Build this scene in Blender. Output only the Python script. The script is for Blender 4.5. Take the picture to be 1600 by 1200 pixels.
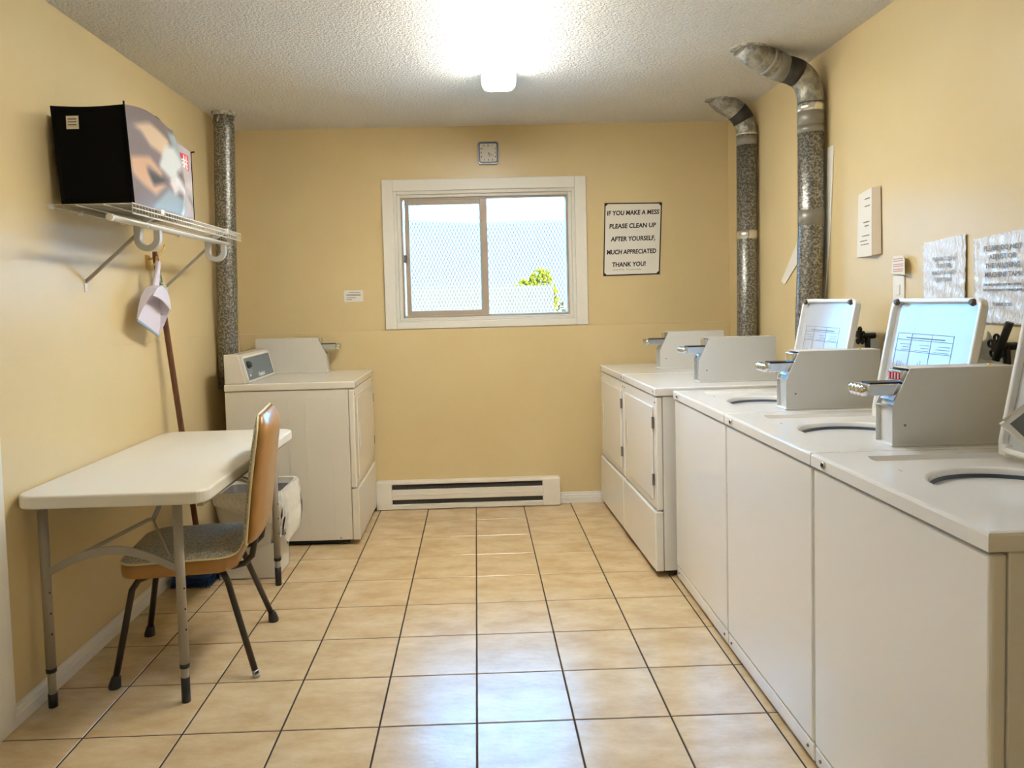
import bpy, math, random
from mathutils import Matrix, Vector
random.seed(7)
S = bpy.context.scene
for o in list(bpy.data.objects): bpy.data.objects.remove(o)
COL = S.collection
PI = math.pi

# ------------------------------------------------------------------ camera
FPX, CX, CY = 1140.998, 767.247, 527.897
cam = bpy.data.cameras.new('camera'); camo = bpy.data.objects.new('camera', cam); COL.objects.link(camo)
cam.sensor_width = 36; cam.sensor_fit = 'HORIZONTAL'; cam.lens = FPX / 1600 * 36
cam.shift_x = (800 - CX) / 1600; cam.shift_y = -(600 - CY) / 1600
cam.clip_start = .05; cam.clip_end = 2000
right = (.999449, -.021135, -.02559); down = (-.026613, -.049602, -.998414); fwd = (.019832, .998545, -.050137)
camo.matrix_world = Matrix(((right[0], -down[0], -fwd[0], .0307), (right[1], -down[1], -fwd[1], -2.22127),
                            (right[2], -down[2], -fwd[2], 1.31649), (0, 0, 0, 1)))
S.camera = camo

# ------------------------------------------------------------------ sky, sun, exposure
W = bpy.data.worlds.new('sky'); S.world = W; W.use_nodes = True
bg = W.node_tree.nodes['Background']; bg.inputs[0].default_value = (.12, .47, 1.0, 1); bg.inputs[1].default_value = 19.0
sun = bpy.data.lights.new('sun', 'SUN'); sun.energy = 34; sun.angle = .01; sun.color = (1, .95, .86)
suno = bpy.data.objects.new('sun', sun); COL.objects.link(suno); suno.rotation_euler = (math.radians(48), 0, math.radians(28))
S.view_settings.view_transform = 'Standard'; S.view_settings.look = 'None'
S.view_settings.exposure = 0.80; S.view_settings.gamma = 1.0; S.view_settings.use_curve_mapping = False
LAMP = 35.0        # radiance of the ceiling lamp's diffuser

# ------------------------------------------------------------------ materials
def mat(name, col, rough=.5, metal=0.0, noise=None, bump=None, col2=None, spec=.5, coat=0.0, randoff=False, stretch=None, emit=None, alpha=None, sheen=0):
    m = bpy.data.materials.new(name); m.use_nodes = True
    nt = m.node_tree; b = nt.nodes['Principled BSDF']
    b.inputs['Base Color'].default_value = (*col, 1); b.inputs['Roughness'].default_value = rough
    b.inputs['Metallic'].default_value = metal; b.inputs['Specular IOR Level'].default_value = spec
    b.inputs['Coat Weight'].default_value = coat; b.inputs['Coat Roughness'].default_value = .06
    if sheen: b.inputs['Sheen Weight'].default_value = sheen
    if noise or bump:
        tc = nt.nodes.new('ShaderNodeTexCoord'); src = tc.outputs['Object']
        if randoff:
            oi = nt.nodes.new('ShaderNodeObjectInfo'); ml = nt.nodes.new('ShaderNodeVectorMath'); ml.operation = 'SCALE'
            cb = nt.nodes.new('ShaderNodeCombineXYZ')
            for i in range(3): nt.links.new(oi.outputs['Random'], cb.inputs[i])
            ml.inputs['Scale'].default_value = 37.0; nt.links.new(cb.outputs[0], ml.inputs[0])
            ad = nt.nodes.new('ShaderNodeVectorMath'); ad.operation = 'ADD'
            nt.links.new(src, ad.inputs[0]); nt.links.new(ml.outputs[0], ad.inputs[1]); src = ad.outputs[0]
        if stretch:
            mp = nt.nodes.new('ShaderNodeMapping'); mp.inputs['Scale'].default_value = stretch
            nt.links.new(src, mp.inputs[0]); src = mp.outputs[0]
    if noise:
        sc, lo, hi = noise[:3]
        n = nt.nodes.new('ShaderNodeTexNoise'); n.inputs['Scale'].default_value = sc; n.inputs['Detail'].default_value = noise[3] if len(noise) > 3 else 6
        n.inputs['Roughness'].default_value = noise[4] if len(noise) > 4 else .6
        nt.links.new(src, n.inputs['Vector'])
        r = nt.nodes.new('ShaderNodeValToRGB'); r.color_ramp.elements[0].position = lo; r.color_ramp.elements[1].position = hi
        r.color_ramp.elements[0].color = (*col, 1); r.color_ramp.elements[1].color = (*(col2 or col), 1)
        nt.links.new(n.outputs['Fac'], r.inputs[0]); nt.links.new(r.outputs[0], b.inputs['Base Color'])
    if bump:
        n2 = nt.nodes.new('ShaderNodeTexNoise'); n2.inputs['Scale'].default_value = bump[0]; n2.inputs['Detail'].default_value = bump[3] if len(bump) > 3 else 3
        nt.links.new(src, n2.inputs['Vector'])
        bp = nt.nodes.new('ShaderNodeBump'); bp.inputs['Strength'].default_value = bump[1]; bp.inputs['Distance'].default_value = bump[2]
        nt.links.new(n2.outputs['Fac'], bp.inputs['Height']); nt.links.new(bp.outputs[0], b.inputs['Normal'])
    if emit:
        b.inputs['Emission Color'].default_value = (*emit[0], 1); b.inputs['Emission Strength'].default_value = emit[1]
    return m

def srgb(r, g, b):
    f = lambda c: (c / 255 / 12.92) if c / 255 <= .04045 else ((c / 255 + .055) / 1.055) ** 2.4
    return (f(r), f(g), f(b))

WALL = mat('wall_paint', srgb(218, 196, 146), .33, noise=(2.2, .35, .7), col2=srgb(222, 201, 153), bump=(160, .08, .002))
CEIL = mat('popcorn_ceiling', srgb(238, 233, 222), .9, bump=(95, .95, .022, 5), noise=(120, .38, .66, 3), col2=srgb(247, 243, 235))
GROUT = mat('grout', srgb(58, 45, 35), .9, noise=(40, .3, .7), col2=srgb(44, 34, 26))
TILE = mat('tile_glaze', srgb(199, 170, 124), .27, noise=(5.5, .36, .66, 9, .66), col2=srgb(219, 196, 155), bump=(34, .2, .004, 3), randoff=True, stretch=(1, 1.9, 1), spec=.95)
WHITE = mat('white_trim_paint', srgb(232, 228, 216), .4)
BASEB = mat('baseboard_paint', srgb(238, 234, 226), .4, stretch=(1, 14, 14), noise=(20, .4, .7), col2=srgb(222, 217, 208))
ENAMEL = mat('white_enamel', srgb(236, 235, 231), .16, coat=.35)
ENAMEL_L = mat('almond_enamel', srgb(226, 219, 203), .22, coat=.25)
LIDMAT = mat('lid_enamel', srgb(186, 188, 188), .12)
COIN = mat('coin_box_grey', srgb(216, 215, 210), .38)
COIN_L = mat('coin_box_cream', srgb(216, 210, 196), .38)
CHROME = mat('chrome', (.72, .74, .76), .16, 1)
STEEL = mat('brushed_steel', (.55, .55, .55), .35, 1)
BLACK = mat('black_plastic', (.012, .012, .013), .45)
DARK = mat('gap_shade', (.02, .018, .016), .8)
HINGE = mat('hinge_grey', (.16, .15, .13), .5)
TUBRING = mat('tub_ring_blue', srgb(70, 80, 98), .35)
TUB = mat('tub_grey', srgb(158, 161, 169), .25)
GALV = mat('galvanised_duct', srgb(104, 103, 97), .38, .75, noise=(105, .42, .66, 2, .5), col2=srgb(176, 173, 162))
GALVD = mat('galvanised_elbow', srgb(132, 130, 120), .45, .6, noise=(30, .4, .6), col2=srgb(178, 174, 160), bump=(60, .6, .01))
TAPED = mat('dark_duct_tape', srgb(52, 48, 44), .5, bump=(30, .3, .004))
TAPEG = mat('grey_duct_tape', srgb(140, 136, 124), .3, .2, bump=(26, .5, .006))
TAPEF = mat('foil_tape', (.8, .78, .7), .25, .9, bump=(40, .5, .004))
PUTTY = mat('white_sealant', srgb(214, 208, 190), .7, bump=(50, .9, .02), noise=(40, .4, .6), col2=srgb(160, 152, 134))
WIRE = mat('white_wire_coating', srgb(236, 232, 222), .4)
GREYPL = mat('grey_plastic_hook', srgb(196, 194, 188), .45)
STRUT = mat('strut_grey', srgb(168, 162, 148), .45)
TABLETOP = mat('table_plastic', srgb(228, 222, 206), .4, bump=(300, .1, .001))
LEGGREY = mat('table_leg_enamel', srgb(158, 150, 136), .42)
VINYL = mat('tan_vinyl', srgb(178, 130, 70), .3, noise=(9, .3, .7), col2=srgb(162, 114, 56), coat=.2)
PIPING = mat('cream_piping', srgb(226, 212, 168), .4)
LEGBROWN = mat('dark_brown_tube', srgb(56, 48, 42), .35, .3)
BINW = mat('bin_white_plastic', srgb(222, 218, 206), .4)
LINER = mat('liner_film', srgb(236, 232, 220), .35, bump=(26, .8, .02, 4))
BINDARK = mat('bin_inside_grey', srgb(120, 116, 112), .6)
WOOD = mat('broom_wood', srgb(118, 72, 44), .45, noise=(14, .35, .65), col2=srgb(86, 50, 30), stretch=(6, 6, .7))
GREENWRAP = mat('green_wrap', srgb(70, 104, 74), .6, noise=(60, .45, .56), col2=srgb(196, 190, 160))
BLUEPL = mat('blue_plastic', srgb(28, 74, 138), .5, noise=(40, .4, .6), col2=srgb(16, 42, 84))
LAV = mat('lavender_plastic', srgb(224, 216, 226), .35)
LAVEDGE = mat('pan_rubber_lip', srgb(150, 168, 190), .5)
BRASS = mat('brass', (.78, .56, .2), .3, 1)
PAPER = mat('white_paper', srgb(232, 228, 216), .7)
PAPERSHADE = mat('shaded_paper', srgb(206, 190, 164), .75)  # white paper with the turned leaf's brownish shade put into its colour
INK = mat('black_ink', (.02, .018, .016), .7)
INKGREY = mat('grey_ink', srgb(128, 122, 112), .8)
INKBLUE = mat('blue_grey_ink', srgb(118, 128, 140), .8)
SLEEVE = mat('plastic_sleeve', srgb(240, 243, 248), .2, coat=.8, bump=(60, .75, .012, 4), stretch=(1, 1.7, .6))
CLOCKRIM = mat('clock_rim_blue', srgb(58, 76, 104), .3)
CLOCKOUT = mat('clock_rim_silver', srgb(170, 172, 176), .25, .4)
CLOCKFACE = mat('clock_face', srgb(214, 210, 200), .4)
PANEL = mat('control_panel_grey', srgb(104, 118, 126), .3)
PRINTW = mat('panel_print_white', srgb(240, 244, 246), .5)
BAGBLACK = mat('bag_black_fabric', (.004, .004, .0045), .85, spec=.15)
FRAME = mat('window_frame_tan', srgb(178, 164, 144), .4)
FRAMEW = mat('window_stop_white', srgb(226, 222, 208), .4)
MESHM = mat('security_mesh_steel', srgb(52, 58, 66), .6)
HEATDARK = mat('heater_inside', srgb(86, 82, 76), .6)
HEATW = mat('heater_enamel', srgb(234, 228, 214), .35)
RED = mat('price_red', srgb(206, 60, 60), .4)
FABRIC = None
def fabric():
    m = bpy.data.materials.new('brocade_fabric'); m.use_nodes = True; nt = m.node_tree; b = nt.nodes['Principled BSDF']
    tc = nt.nodes.new('ShaderNodeTexCoord')
    mp = nt.nodes.new('ShaderNodeMapping'); mp.inputs['Rotation'].default_value = (0, 0, .78); nt.links.new(tc.outputs['Object'], mp.inputs[0])
    w = nt.nodes.new('ShaderNodeTexWave'); w.inputs['Scale'].default_value = 22; w.inputs['Distortion'].default_value = 9; w.inputs['Detail'].default_value = 3; w.inputs['Detail Scale'].default_value = 5
    nt.links.new(mp.outputs[0], w.inputs['Vector'])
    v = nt.nodes.new('ShaderNodeTexVoronoi'); v.inputs['Scale'].default_value = 70; v.feature = 'DISTANCE_TO_EDGE'
    nt.links.new(tc.outputs['Object'], v.inputs['Vector'])
    mx = nt.nodes.new('ShaderNodeMath'); mx.operation = 'MULTIPLY_ADD'; mx.inputs[1].default_value = 2.2
    nt.links.new(v.outputs['Distance'], mx.inputs[0]); nt.links.new(w.outputs['Fac'], mx.inputs[2])
    r = nt.nodes.new('ShaderNodeValToRGB'); r.color_ramp.elements[0].position = .15; r.color_ramp.elements[1].position = .95
    r.color_ramp.elements[0].color = (*srgb(140, 133, 112), 1); r.color_ramp.elements[1].color = (*srgb(192, 186, 168), 1)
    nt.links.new(mx.outputs[0], r.inputs[0]); nt.links.new(r.outputs[0], b.inputs['Base Color'])
    b.inputs['Roughness'].default_value = .6
    return m
FABRIC = fabric()
def glass():
    m = bpy.data.materials.new('window_glass'); m.use_nodes = True; nt = m.node_tree; nt.nodes.remove(nt.nodes['Principled BSDF'])
    out = nt.nodes['Material Output']; t = nt.nodes.new('ShaderNodeBsdfTransparent'); t.inputs[0].default_value = (.93, .96, .96, 1)
    g = nt.nodes.new('ShaderNodeBsdfGlossy'); g.inputs['Roughness'].default_value = .02
    fr = nt.nodes.new('ShaderNodeFresnel'); fr.inputs[0].default_value = 1.45; mx = nt.nodes.new('ShaderNodeMixShader')
    nt.links.new(fr.outputs[0], mx.inputs[0]); nt.links.new(t.outputs[0], mx.inputs[1]); nt.links.new(g.outputs[0], mx.inputs[2]); nt.links.new(mx.outputs[0], out.inputs[0])
    return m
GLASS = glass()
def emissive(name, col, st):
    m = mat(name, (.9, .88, .82), .5); b = m.node_tree.nodes['Principled BSDF']
    b.inputs['Emission Color'].default_value = (*col, 1); b.inputs['Emission Strength'].default_value = st
    return m
DIFF = emissive('lamp_diffuser', (1.0, .985, .945), LAMP)
DIFFS = emissive('lamp_side_lens', (1.0, .985, .945), LAMP * .6)
DIFFU = emissive('lamp_upper_lens', (1.0, .985, .945), LAMP * .04)
def printmat():
    m = bpy.data.materials.new('bag_print'); m.use_nodes = True; nt = m.node_tree; b = nt.nodes['Principled BSDF']
    a = nt.nodes.new('ShaderNodeVertexColor'); a.layer_name = 'print'; nt.links.new(a.outputs[0], b.inputs['Base Color'])
    b.inputs['Roughness'].default_value = .32
    return m
BAGPRINT = printmat()

# ------------------------------------------------------------------ mesh helpers
WM = {}   # world matrices of the things built so far
class MB:
    def __init__(s): s.v = []; s.f = []; s.sm = []
    def add(s, vs, fs, smooth=False):
        n = len(s.v); s.v += [tuple(p) for p in vs]; s.f += [tuple(i + n for i in f) for f in fs]; s.sm += [smooth] * len(fs); return s
    def box(s, x0, x1, y0, y1, z0, z1, m=None):
        vs = [(x, y, z) for x in (x0, x1) for y in (y0, y1) for z in (z0, z1)]
        if m is not None: vs = [m @ Vector(p) for p in vs]
        return s.add(vs, [(0, 1, 3, 2), (4, 6, 7, 5), (0, 4, 5, 1), (2, 3, 7, 6), (0, 2, 6, 4), (1, 5, 7, 3)])
    def prism(s, poly, axis, a, b, m=None):
        # poly in the two remaining axes (cyclic order kept), extruded along axis from a to b
        def P(u, v, w): return {'x': (w, u, v), 'y': (u, w, v), 'z': (u, v, w)}[axis]
        n = len(poly); vs = [P(u, v, a) for u, v in poly] + [P(u, v, b) for u, v in poly]
        if m is not None: vs = [m @ Vector(p) for p in vs]
        fs = [tuple(range(n))[::-1], tuple(range(n, 2 * n))] + [(i, (i + 1) % n, n + (i + 1) % n, n + i) for i in range(n)]
        return s.add(vs, fs)
    def tube(s, path, r, n=12, caps=True, smooth=True):
        pts = [Vector(p) for p in path]; rs = r if isinstance(r, (list, tuple)) else [r] * len(pts)
        t0 = (pts[1] - pts[0]).normalized(); a = Vector((0, 0, 1)) if abs(t0.z) < .9 else Vector((1, 0, 0))
        u = t0.cross(a).normalized(); rings = []
        for i, p in enumerate(pts):
            t = (pts[min(i + 1, len(pts) - 1)] - pts[max(i - 1, 0)]).normalized()
            u = (u - t * u.dot(t)).normalized(); w = t.cross(u)
            rings.append([p + (u * math.cos(2 * PI * k / n) + w * math.sin(2 * PI * k / n)) * rs[i] for k in range(n)])
        vs = [q for rg in rings for q in rg]
        fs = [(i * n + k, i * n + (k + 1) % n, (i + 1) * n + (k + 1) % n, (i + 1) * n + k) for i in range(len(pts) - 1) for k in range(n)]
        s.add(vs, fs, smooth)
        if caps: s.add(rings[0], [tuple(range(n))[::-1]]); s.add(rings[-1], [tuple(range(n))])
        return s
    def rings(s, rgs, smooth=False, close0=False, close1=False):
        n = len(rgs[0]); vs = [q for rg in rgs for q in rg]
        s.add(vs, [(i * n + k, i * n + (k + 1) % n, (i + 1) * n + (k + 1) % n, (i + 1) * n + k) for i in range(len(rgs) - 1) for k in range(n)], smooth)
        if close0: s.add(rgs[0], [tuple(range(n))[::-1]], False)
        if close1: s.add(rgs[-1], [tuple(range(n))], False)
        return s
    def grid(s, fn, nu, nv, smooth=True):
        vs = [fn(i / nu, j / nv) for j in range(nv + 1) for i in range(nu + 1)]
        return s.add(vs, [(j * (nu + 1) + i, j * (nu + 1) + i + 1, (j + 1) * (nu + 1) + i + 1, (j + 1) * (nu + 1) + i) for j in range(nv) for i in range(nu)], smooth)
    def build(s, name, m, parent=None, bevel=0, seg=2, local=False, label=None, solid=0, subdiv=0):
        me = bpy.data.meshes.new(name); me.from_pydata(s.v, [], s.f)
        if parent is not None and not local: me.transform(WM[parent.name].inverted())
        me.polygons.foreach_set('use_smooth', s.sm); me.materials.append(m); me.update()
        import bmesh
        bm = bmesh.new(); bm.from_mesh(me); bmesh.ops.remove_doubles(bm, verts=bm.verts, dist=1e-6); bmesh.ops.recalc_face_normals(bm, faces=bm.faces); bm.to_mesh(me); bm.free()
        o = bpy.data.objects.new(name, me); COL.objects.link(o)
        if parent is not None: o.parent = parent; WM[o.name] = WM[parent.name]
        else: WM[o.name] = Matrix()
        if solid:
            md = o.modifiers.new('thick', 'SOLIDIFY'); md.thickness = solid; md.offset = 0
        if bevel:
            md = o.modifiers.new('bevel', 'BEVEL'); md.width = bevel; md.segments = seg; md.limit_method = 'ANGLE'; md.angle_limit = .6
            md.harden_normals = False
        if subdiv:
            md = o.modifiers.new('sub', 'SUBSURF'); md.levels = subdiv; md.render_levels = subdiv
        if label: o['label'] = label
        return o
def tag(o, label, cat=None, group=None, kind=None):
    o['label'] = label
    if cat: o['category'] = cat
    if group: o['group'] = group
    if kind: o['kind'] = kind
    return o
def thing(name, loc, label, cat=None, rz=0, group=None, kind=None):
    o = bpy.data.objects.new(name, None); COL.objects.link(o); o.empty_display_size = .05
    o.location = loc; o.rotation_euler = (0, 0, rz)
    WM[o.name] = Matrix.Translation(loc) @ Matrix.Rotation(rz, 4, 'Z')
    return tag(o, label, cat, group, kind)
def dup(root, loc, label, group=None):
    def cp(o, par):
        c = o.copy(); COL.objects.link(c); c.parent = par
        for k in [x for x in bpy.data.objects if x.parent == o]: cp(k, c)
        return c
    c = cp(root, None); c.location = loc; c['label'] = label
    if group: c['group'] = group
    WM[c.name] = Matrix.Translation(loc) @ Matrix.Rotation(root.rotation_euler.z, 4, 'Z')
    return c
def text(s, size, m, parent, mw, name='lettering', align='CENTER', shear=0, width=None, extr=.0003, bold=0):
    cu = bpy.data.curves.new('t', 'FONT'); cu.body = s; cu.size = size; cu.align_x = align; cu.shear = shear; cu.extrude = extr; cu.offset = bold
    cu.resolution_u = 3
    ob = bpy.data.objects.new('t', cu); COL.objects.link(ob)
    dg = bpy.context.evaluated_depsgraph_get(); me = bpy.data.meshes.new_from_object(ob.evaluated_get(dg))
    bpy.data.objects.remove(ob)
    if width:
        xs = [v.co.x for v in me.vertices]; w = max(xs) - min(xs)
        if w > 0: me.transform(Matrix.Diagonal((width / w, 1, 1, 1)))
    me.transform(mw)
    me.transform(WM[parent.name].inverted())
    me.materials.clear(); me.materials.append(m); me.name = name
    o = bpy.data.objects.new(name, me); COL.objects.link(o); o.parent = parent; WM[o.name] = WM[parent.name]
    return o
def arc(c, r, a0, a1, n, ax='xz', other=0):
    out = []
    for i in range(n + 1):
        a = a0 + (a1 - a0) * i / n; p, q = c[0] + r * math.cos(a), c[1] + r * math.sin(a)
        out.append({'xz': (p, other, q), 'xy': (p, q, other), 'yz': (other, p, q)}[ax])
    return out
def rrect(x0, x1, y0, y1, r, n=6):
    out = []
    for cx, cy, a in ((x1 - r, y0 + r, -PI / 2), (x1 - r, y1 - r, 0), (x0 + r, y1 - r, PI / 2), (x0 + r, y0 + r, PI)):
        out += [(cx + r * math.cos(a + PI / 2 * i / n), cy + r * math.sin(a + PI / 2 * i / n)) for i in range(n + 1)]
    return out
# text planes: facing -Y (back wall), facing -X (right wall)
def face_back(x, y, z, tilt=0): return Matrix.Translation((x, y, z)) @ Matrix.Rotation(tilt, 4, 'Y') @ Matrix.Rotation(PI / 2, 4, 'X')
def face_right(x, y, z): return Matrix.Translation((x, y, z)) @ Matrix.Rotation(-PI / 2, 4, 'Z') @ Matrix.Rotation(PI / 2, 4, 'X')

# ------------------------------------------------------------------ room shell
XL, XR, YB, YF, ZC = -1.475, 1.665, 2.446, -2.745, 2.426
YU = YB + .012                        # upper part of the back wall stands a little behind the lower part
WX0, WX1, WZ0, WZ1 = -.471, .676, 1.197, 2.023     # rough window opening
floor = MB().box(XL, XR, YF, YB, -.1, -.0016).build('floor', GROUT); tag(floor, 'beige ceramic tile floor with dark grout lines', kind='structure')
T = .305; g = .0054
tmesh = {}
for r in range(-9, 8):
    for c in range(-5, 6):
        x0, x1 = max(c * T + g / 2, XL + .001), min((c + 1) * T - g / 2, XR - .001)
        y0, y1 = max(r * T + g / 2, YF + .001), min((r + 1) * T - g / 2, YB - .001)
        w, d = round(x1 - x0, 4), round(y1 - y0, 4); key = (w, d)
        if key not in tmesh:
            e = .0016; m = MB()
            m.rings([[(-w/2, -d/2, -.006), (w/2, -d/2, -.006), (w/2, d/2, -.006), (-w/2, d/2, -.006)],
                     [(-w/2, -d/2, -.0016), (w/2, -d/2, -.0016), (w/2, d/2, -.0016), (-w/2, d/2, -.0016)],
                     [(-w/2+e, -d/2+e, 0), (w/2-e, -d/2+e, 0), (w/2-e, d/2-e, 0), (-w/2+e, d/2-e, 0)]], close1=True)
            o = m.build('tile', TILE, floor); tmesh[key] = o.data
        else:
            o = bpy.data.objects.new('tile', tmesh[key]); COL.objects.link(o); o.parent = floor
        o.location = ((x0 + x1) / 2, (y0 + y1) / 2, 0)
tag(MB().box(XL - .12, XR + .12, YF - .12, YU + .2, ZC, ZC + .15).build('ceiling', CEIL), 'off-white popcorn textured ceiling', kind='structure')
DY0, DY1, DZ = -.86, -.02, 2.03       # doorway in the left wall
tag(MB().box(XL - .12, XL, YF, DY0, -.1, ZC).box(XL - .12, XL, DY1, YU + .2, -.1, ZC).box(XL - .12, XL, DY0, DY1, DZ, ZC)
    .box(XL - .12, XL, DY0, DY1, -.1, -.001).build('wall_left', WALL), 'tan painted wall behind the shelf and table', kind='structure')
MB().box(XL, XL + .0035, DY1 + .09, YB - .0005, .07, 1.168).build('wall_lower_band', WALL, bpy.data.objects['wall_left'], bevel=.002)
tag(MB().box(XR, XR + .12, YF, YU + .2, -.1, ZC).build('wall_right', WALL), 'tan painted wall behind the washers with taped notices', kind='structure')
tag(MB().box(XL - .12, XR + .12, YF - .12, YF, -.1, ZC).build('wall_front', WALL), 'tan painted wall behind the viewer', kind='structure')
wb = MB().box(XL, WX0, YU, YU + .2, -.1, ZC).box(WX1, XR, YU, YU + .2, -.1, ZC).box(WX0, WX1, YU, YU + .2, WZ1, ZC).box(WX0, WX1, YU, YU + .2, -.1, WZ0)
wb = tag(wb.build('wall_back', WALL), 'tan painted end wall with window and low ledge', kind='structure')
MB().box(XL, XR, YB, YU, -.1, 1.149).build('wall_ledge', WALL, wb, bevel=.004)
# door and casing in the left wall, at the near edge of the picture
d1 = thing('door_1', (XL, (DY0 + DY1) / 2, 0), 'white door in the left wall near the viewer', kind='structure')
MB().box(XL - .06, XL - .02, DY0 + .02, DY1 - .02, .005, DZ - .02).build('door_slab', WHITE, d1, bevel=.003)
for z0, z1 in ((.15, .75), (.95, 1.85)):
    for y0 in (DY0 + .11, DY0 + .46): MB().box(XL - .022, XL - .014, y0, y0 + .27, z0, z1).build('door_panel', WHITE, d1, bevel=.006)
MB().tube([(XL - .02, DY1 - .09, 1.0), (XL + .03, DY1 - .09, 1.0)], .012).tube([(XL + .025, DY1 - .09, 1.0), (XL + .035, DY1 - .09, 1.0), (XL + .06, DY1 - .09, 1.0), (XL + .072, DY1 - .09, 1.0)], [.016, .028, .028, .014]).build('door_knob', CHROME, d1)
t1 = thing('trim_1', (XL, DY1, 0), 'white door casing at the left edge', kind='structure')
MB().box(XL, XL + .014, DY1 - .005, .07, 0, DZ + .07).build('casing_board', WHITE, t1, bevel=.004)
MB().box(XL, XL + .014, DY0 - .085, DY0 + .005, 0, DZ + .07).build('casing_board', WHITE, t1, bevel=.004)
MB().box(XL, XL + .014, DY0 + .005, DY1 - .005, DZ - .005, DZ + .07).build('casing_board', WHITE, t1, bevel=.004)
MB().box(XL - .12, XL + .004, DY1 - .02, DY1 - .006, 0, DZ).box(XL - .12, XL + .004, DY0 + .006, DY0 + .02, 0, DZ).box(XL - .12, XL + .004, DY0 + .02, DY1 - .02, DZ - .02, DZ - .006).build('door_jamb', WHITE, t1)
# baseboards
prof = [(0, 0), (.012, 0), (.012, .035), (.009, .042), (.009, .05), (.005, .058), (.004, .068), (0, .07)]
tag(MB().prism([(XL + u, v) for u, v in prof], 'y', .07, YB).build('baseboard_left', BASEB), 'white moulded baseboard along the left wall', kind='structure')
tag(MB().prism([(YB - u, v) for u, v in prof], 'x', .545, XR).build('baseboard_back', BASEB), 'white baseboard on the end wall beside the heater', kind='structure')
tag(MB().prism([(XR - u, v) for u, v in prof], 'y', YF, YB - .013).build('baseboard_right', BASEB), 'white baseboard behind the washers', kind='structure')

# ------------------------------------------------------------------ window
w1 = thing('window_1', ((WX0 + WX1) / 2, YU, WZ0), 'sliding window with white casing and mesh outside', kind='structure')
c0, c1, cz0, cz1 = -.545, .75, 1.152, 2.097
def board(x0, x1, z0, z1, y0, y1, name, m, bev=.004): return MB().box(x0, x1, y0, y1, z0, z1).build(name, m, w1, bevel=bev)
CW = .072
board(c0, c0 + CW, cz0, cz1, YU - .02, YU, 'casing_board', WHITE); board(c1 - CW, c1, cz0, cz1, YU - .02, YU, 'casing_board', WHITE)
board(c0 + CW, c1 - CW, cz1 - CW, cz1, YU - .02, YU, 'casing_board', WHITE); board(c0 + CW, c1 - CW, cz0, cz0 + .045, YU - .02, YU, 'casing_board', WHITE)
ix0, ix1, iz0, iz1 = c0 + CW, c1 - CW, cz0 + .045, cz1 - CW
def ring(x0, x1, z0, z1, wl, wr, wt, wbm, y0, y1, name, m, bev=.003):
    board(x0, x0 + wl, z0, z1, y0, y1, name, m, bev); board(x1 - wr, x1, z0, z1, y0, y1, name, m, bev)
    board(x0 + wl, x1 - wr, z1 - wt, z1, y0, y1, name, m, bev); board(x0 + wl, x1 - wr, z0, z0 + wbm, y0, y1, name, m, bev)
ring(ix0, ix1, iz0, iz1, .02, .02, .02, .012, YU - .008, YU + .05, 'inner_stop', FRAMEW)
ring(ix0 + .02, ix1 - .02, iz0 + .012, iz1 - .02, .02, .02, .018, .012, YU + .012, YU + .11, 'jamb_liner', FRAMEW)
fx0, fx1, fz0, fz1 = ix0 + .04, ix1 - .04, iz0 + .024, iz1 - .038
ring(fx0, fx1, fz0, fz1, .012, .014, .014, .014, YU + .03, YU + .11, 'window_frame', FRAME)
gx0, gx1, gz0, gz1 = fx0 + .012, fx1 - .014, fz0 + .014, fz1 - .014
mx = .118                                             # meeting rail
ring(gx0 + .012, mx, gz0 - .004, gz1 + .002, .028, .046, .034, .034, YU + .035, YU + .062, 'sash_frame', FRAME)
board(gx0 + .04, mx - .046, gz0 + .03, gz1 - .032, YU + .047, YU + .050, 'pane', GLASS, 0)
board(mx - .05, mx - .012, gz0, gz1, YU + .07, YU + .095, 'fixed_stile', FRAME)
board(mx - .012, gx1 + .006, gz0 - .004, gz1 + .004, YU + .08, YU + .083, 'pane', GLASS, 0)
MB().box(gx0 + .002, gx0 + .02, YU + .02, YU + .036, 1.575, 1.625).box(gx0 + .004, gx0 + .012, YU + .005, YU + .022, 1.59, 1.612).build('sash_latch', HINGE, w1, bevel=.003)
# security mesh outside: two families of thin diagonal strands
mm = MB(); mx0, mx1, mz0, mz1 = gx0 - .02, gx1 + .02, gz0 - .02, gz1 + .02
dx, slope = .0228, 2.1
yM = YU + .215
import itertools
def clipline(xa):                                     # z = mz0 + s*(x-xa)
    for s_ in (slope, -slope):
        pts = []
        za = mz0 if s_ > 0 else mz1
        for z in (mz0, mz1): pts.append((xa + (z - za) / s_, z))
        (xa_, z0_), (xb_, z1_) = sorted(pts)
        if xb_ < mx0 or xa_ > mx1: continue
        def at(x): return z0_ + (z1_ - z0_) * (x - xa_) / (xb_ - xa_)
        p0 = (max(xa_, mx0), at(max(xa_, mx0))); p1 = (min(xb_, mx1), at(min(xb_, mx1)))
        h = .0027
        yield [(p0[0], p0[1] - h), (p1[0], p1[1] - h), (p1[0], p1[1] + h), (p0[0], p0[1] + h)], s_
k = 0; xs = mx0 - (mz1 - mz0) / slope - dx
while xs < mx1 + dx:
    for poly, s_ in clipline(xs):
        yy = yM if s_ > 0 else yM + .0028
        mm.prism(poly, 'y', yy, yy + .0025)
    xs += dx
so = mm.build('security_mesh', MESHM, w1, label='grey diamond security mesh outside the glass'); so['kind'] = 'stuff'
MB().box(mx0 - .012, mx0, yM - .004, yM + .012, mz0, mz1).box(mx1, mx1 + .012, yM - .004, yM + .012, mz0, mz1).box(mx0 - .012, mx1 + .012, yM - .004, yM + .012, mz0 - .012, mz0).box(mx0 - .012, mx1 + .012, yM - .004, yM + .012, mz1, mz1 + .012).build('mesh_frame', MESHM, w1)

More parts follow.
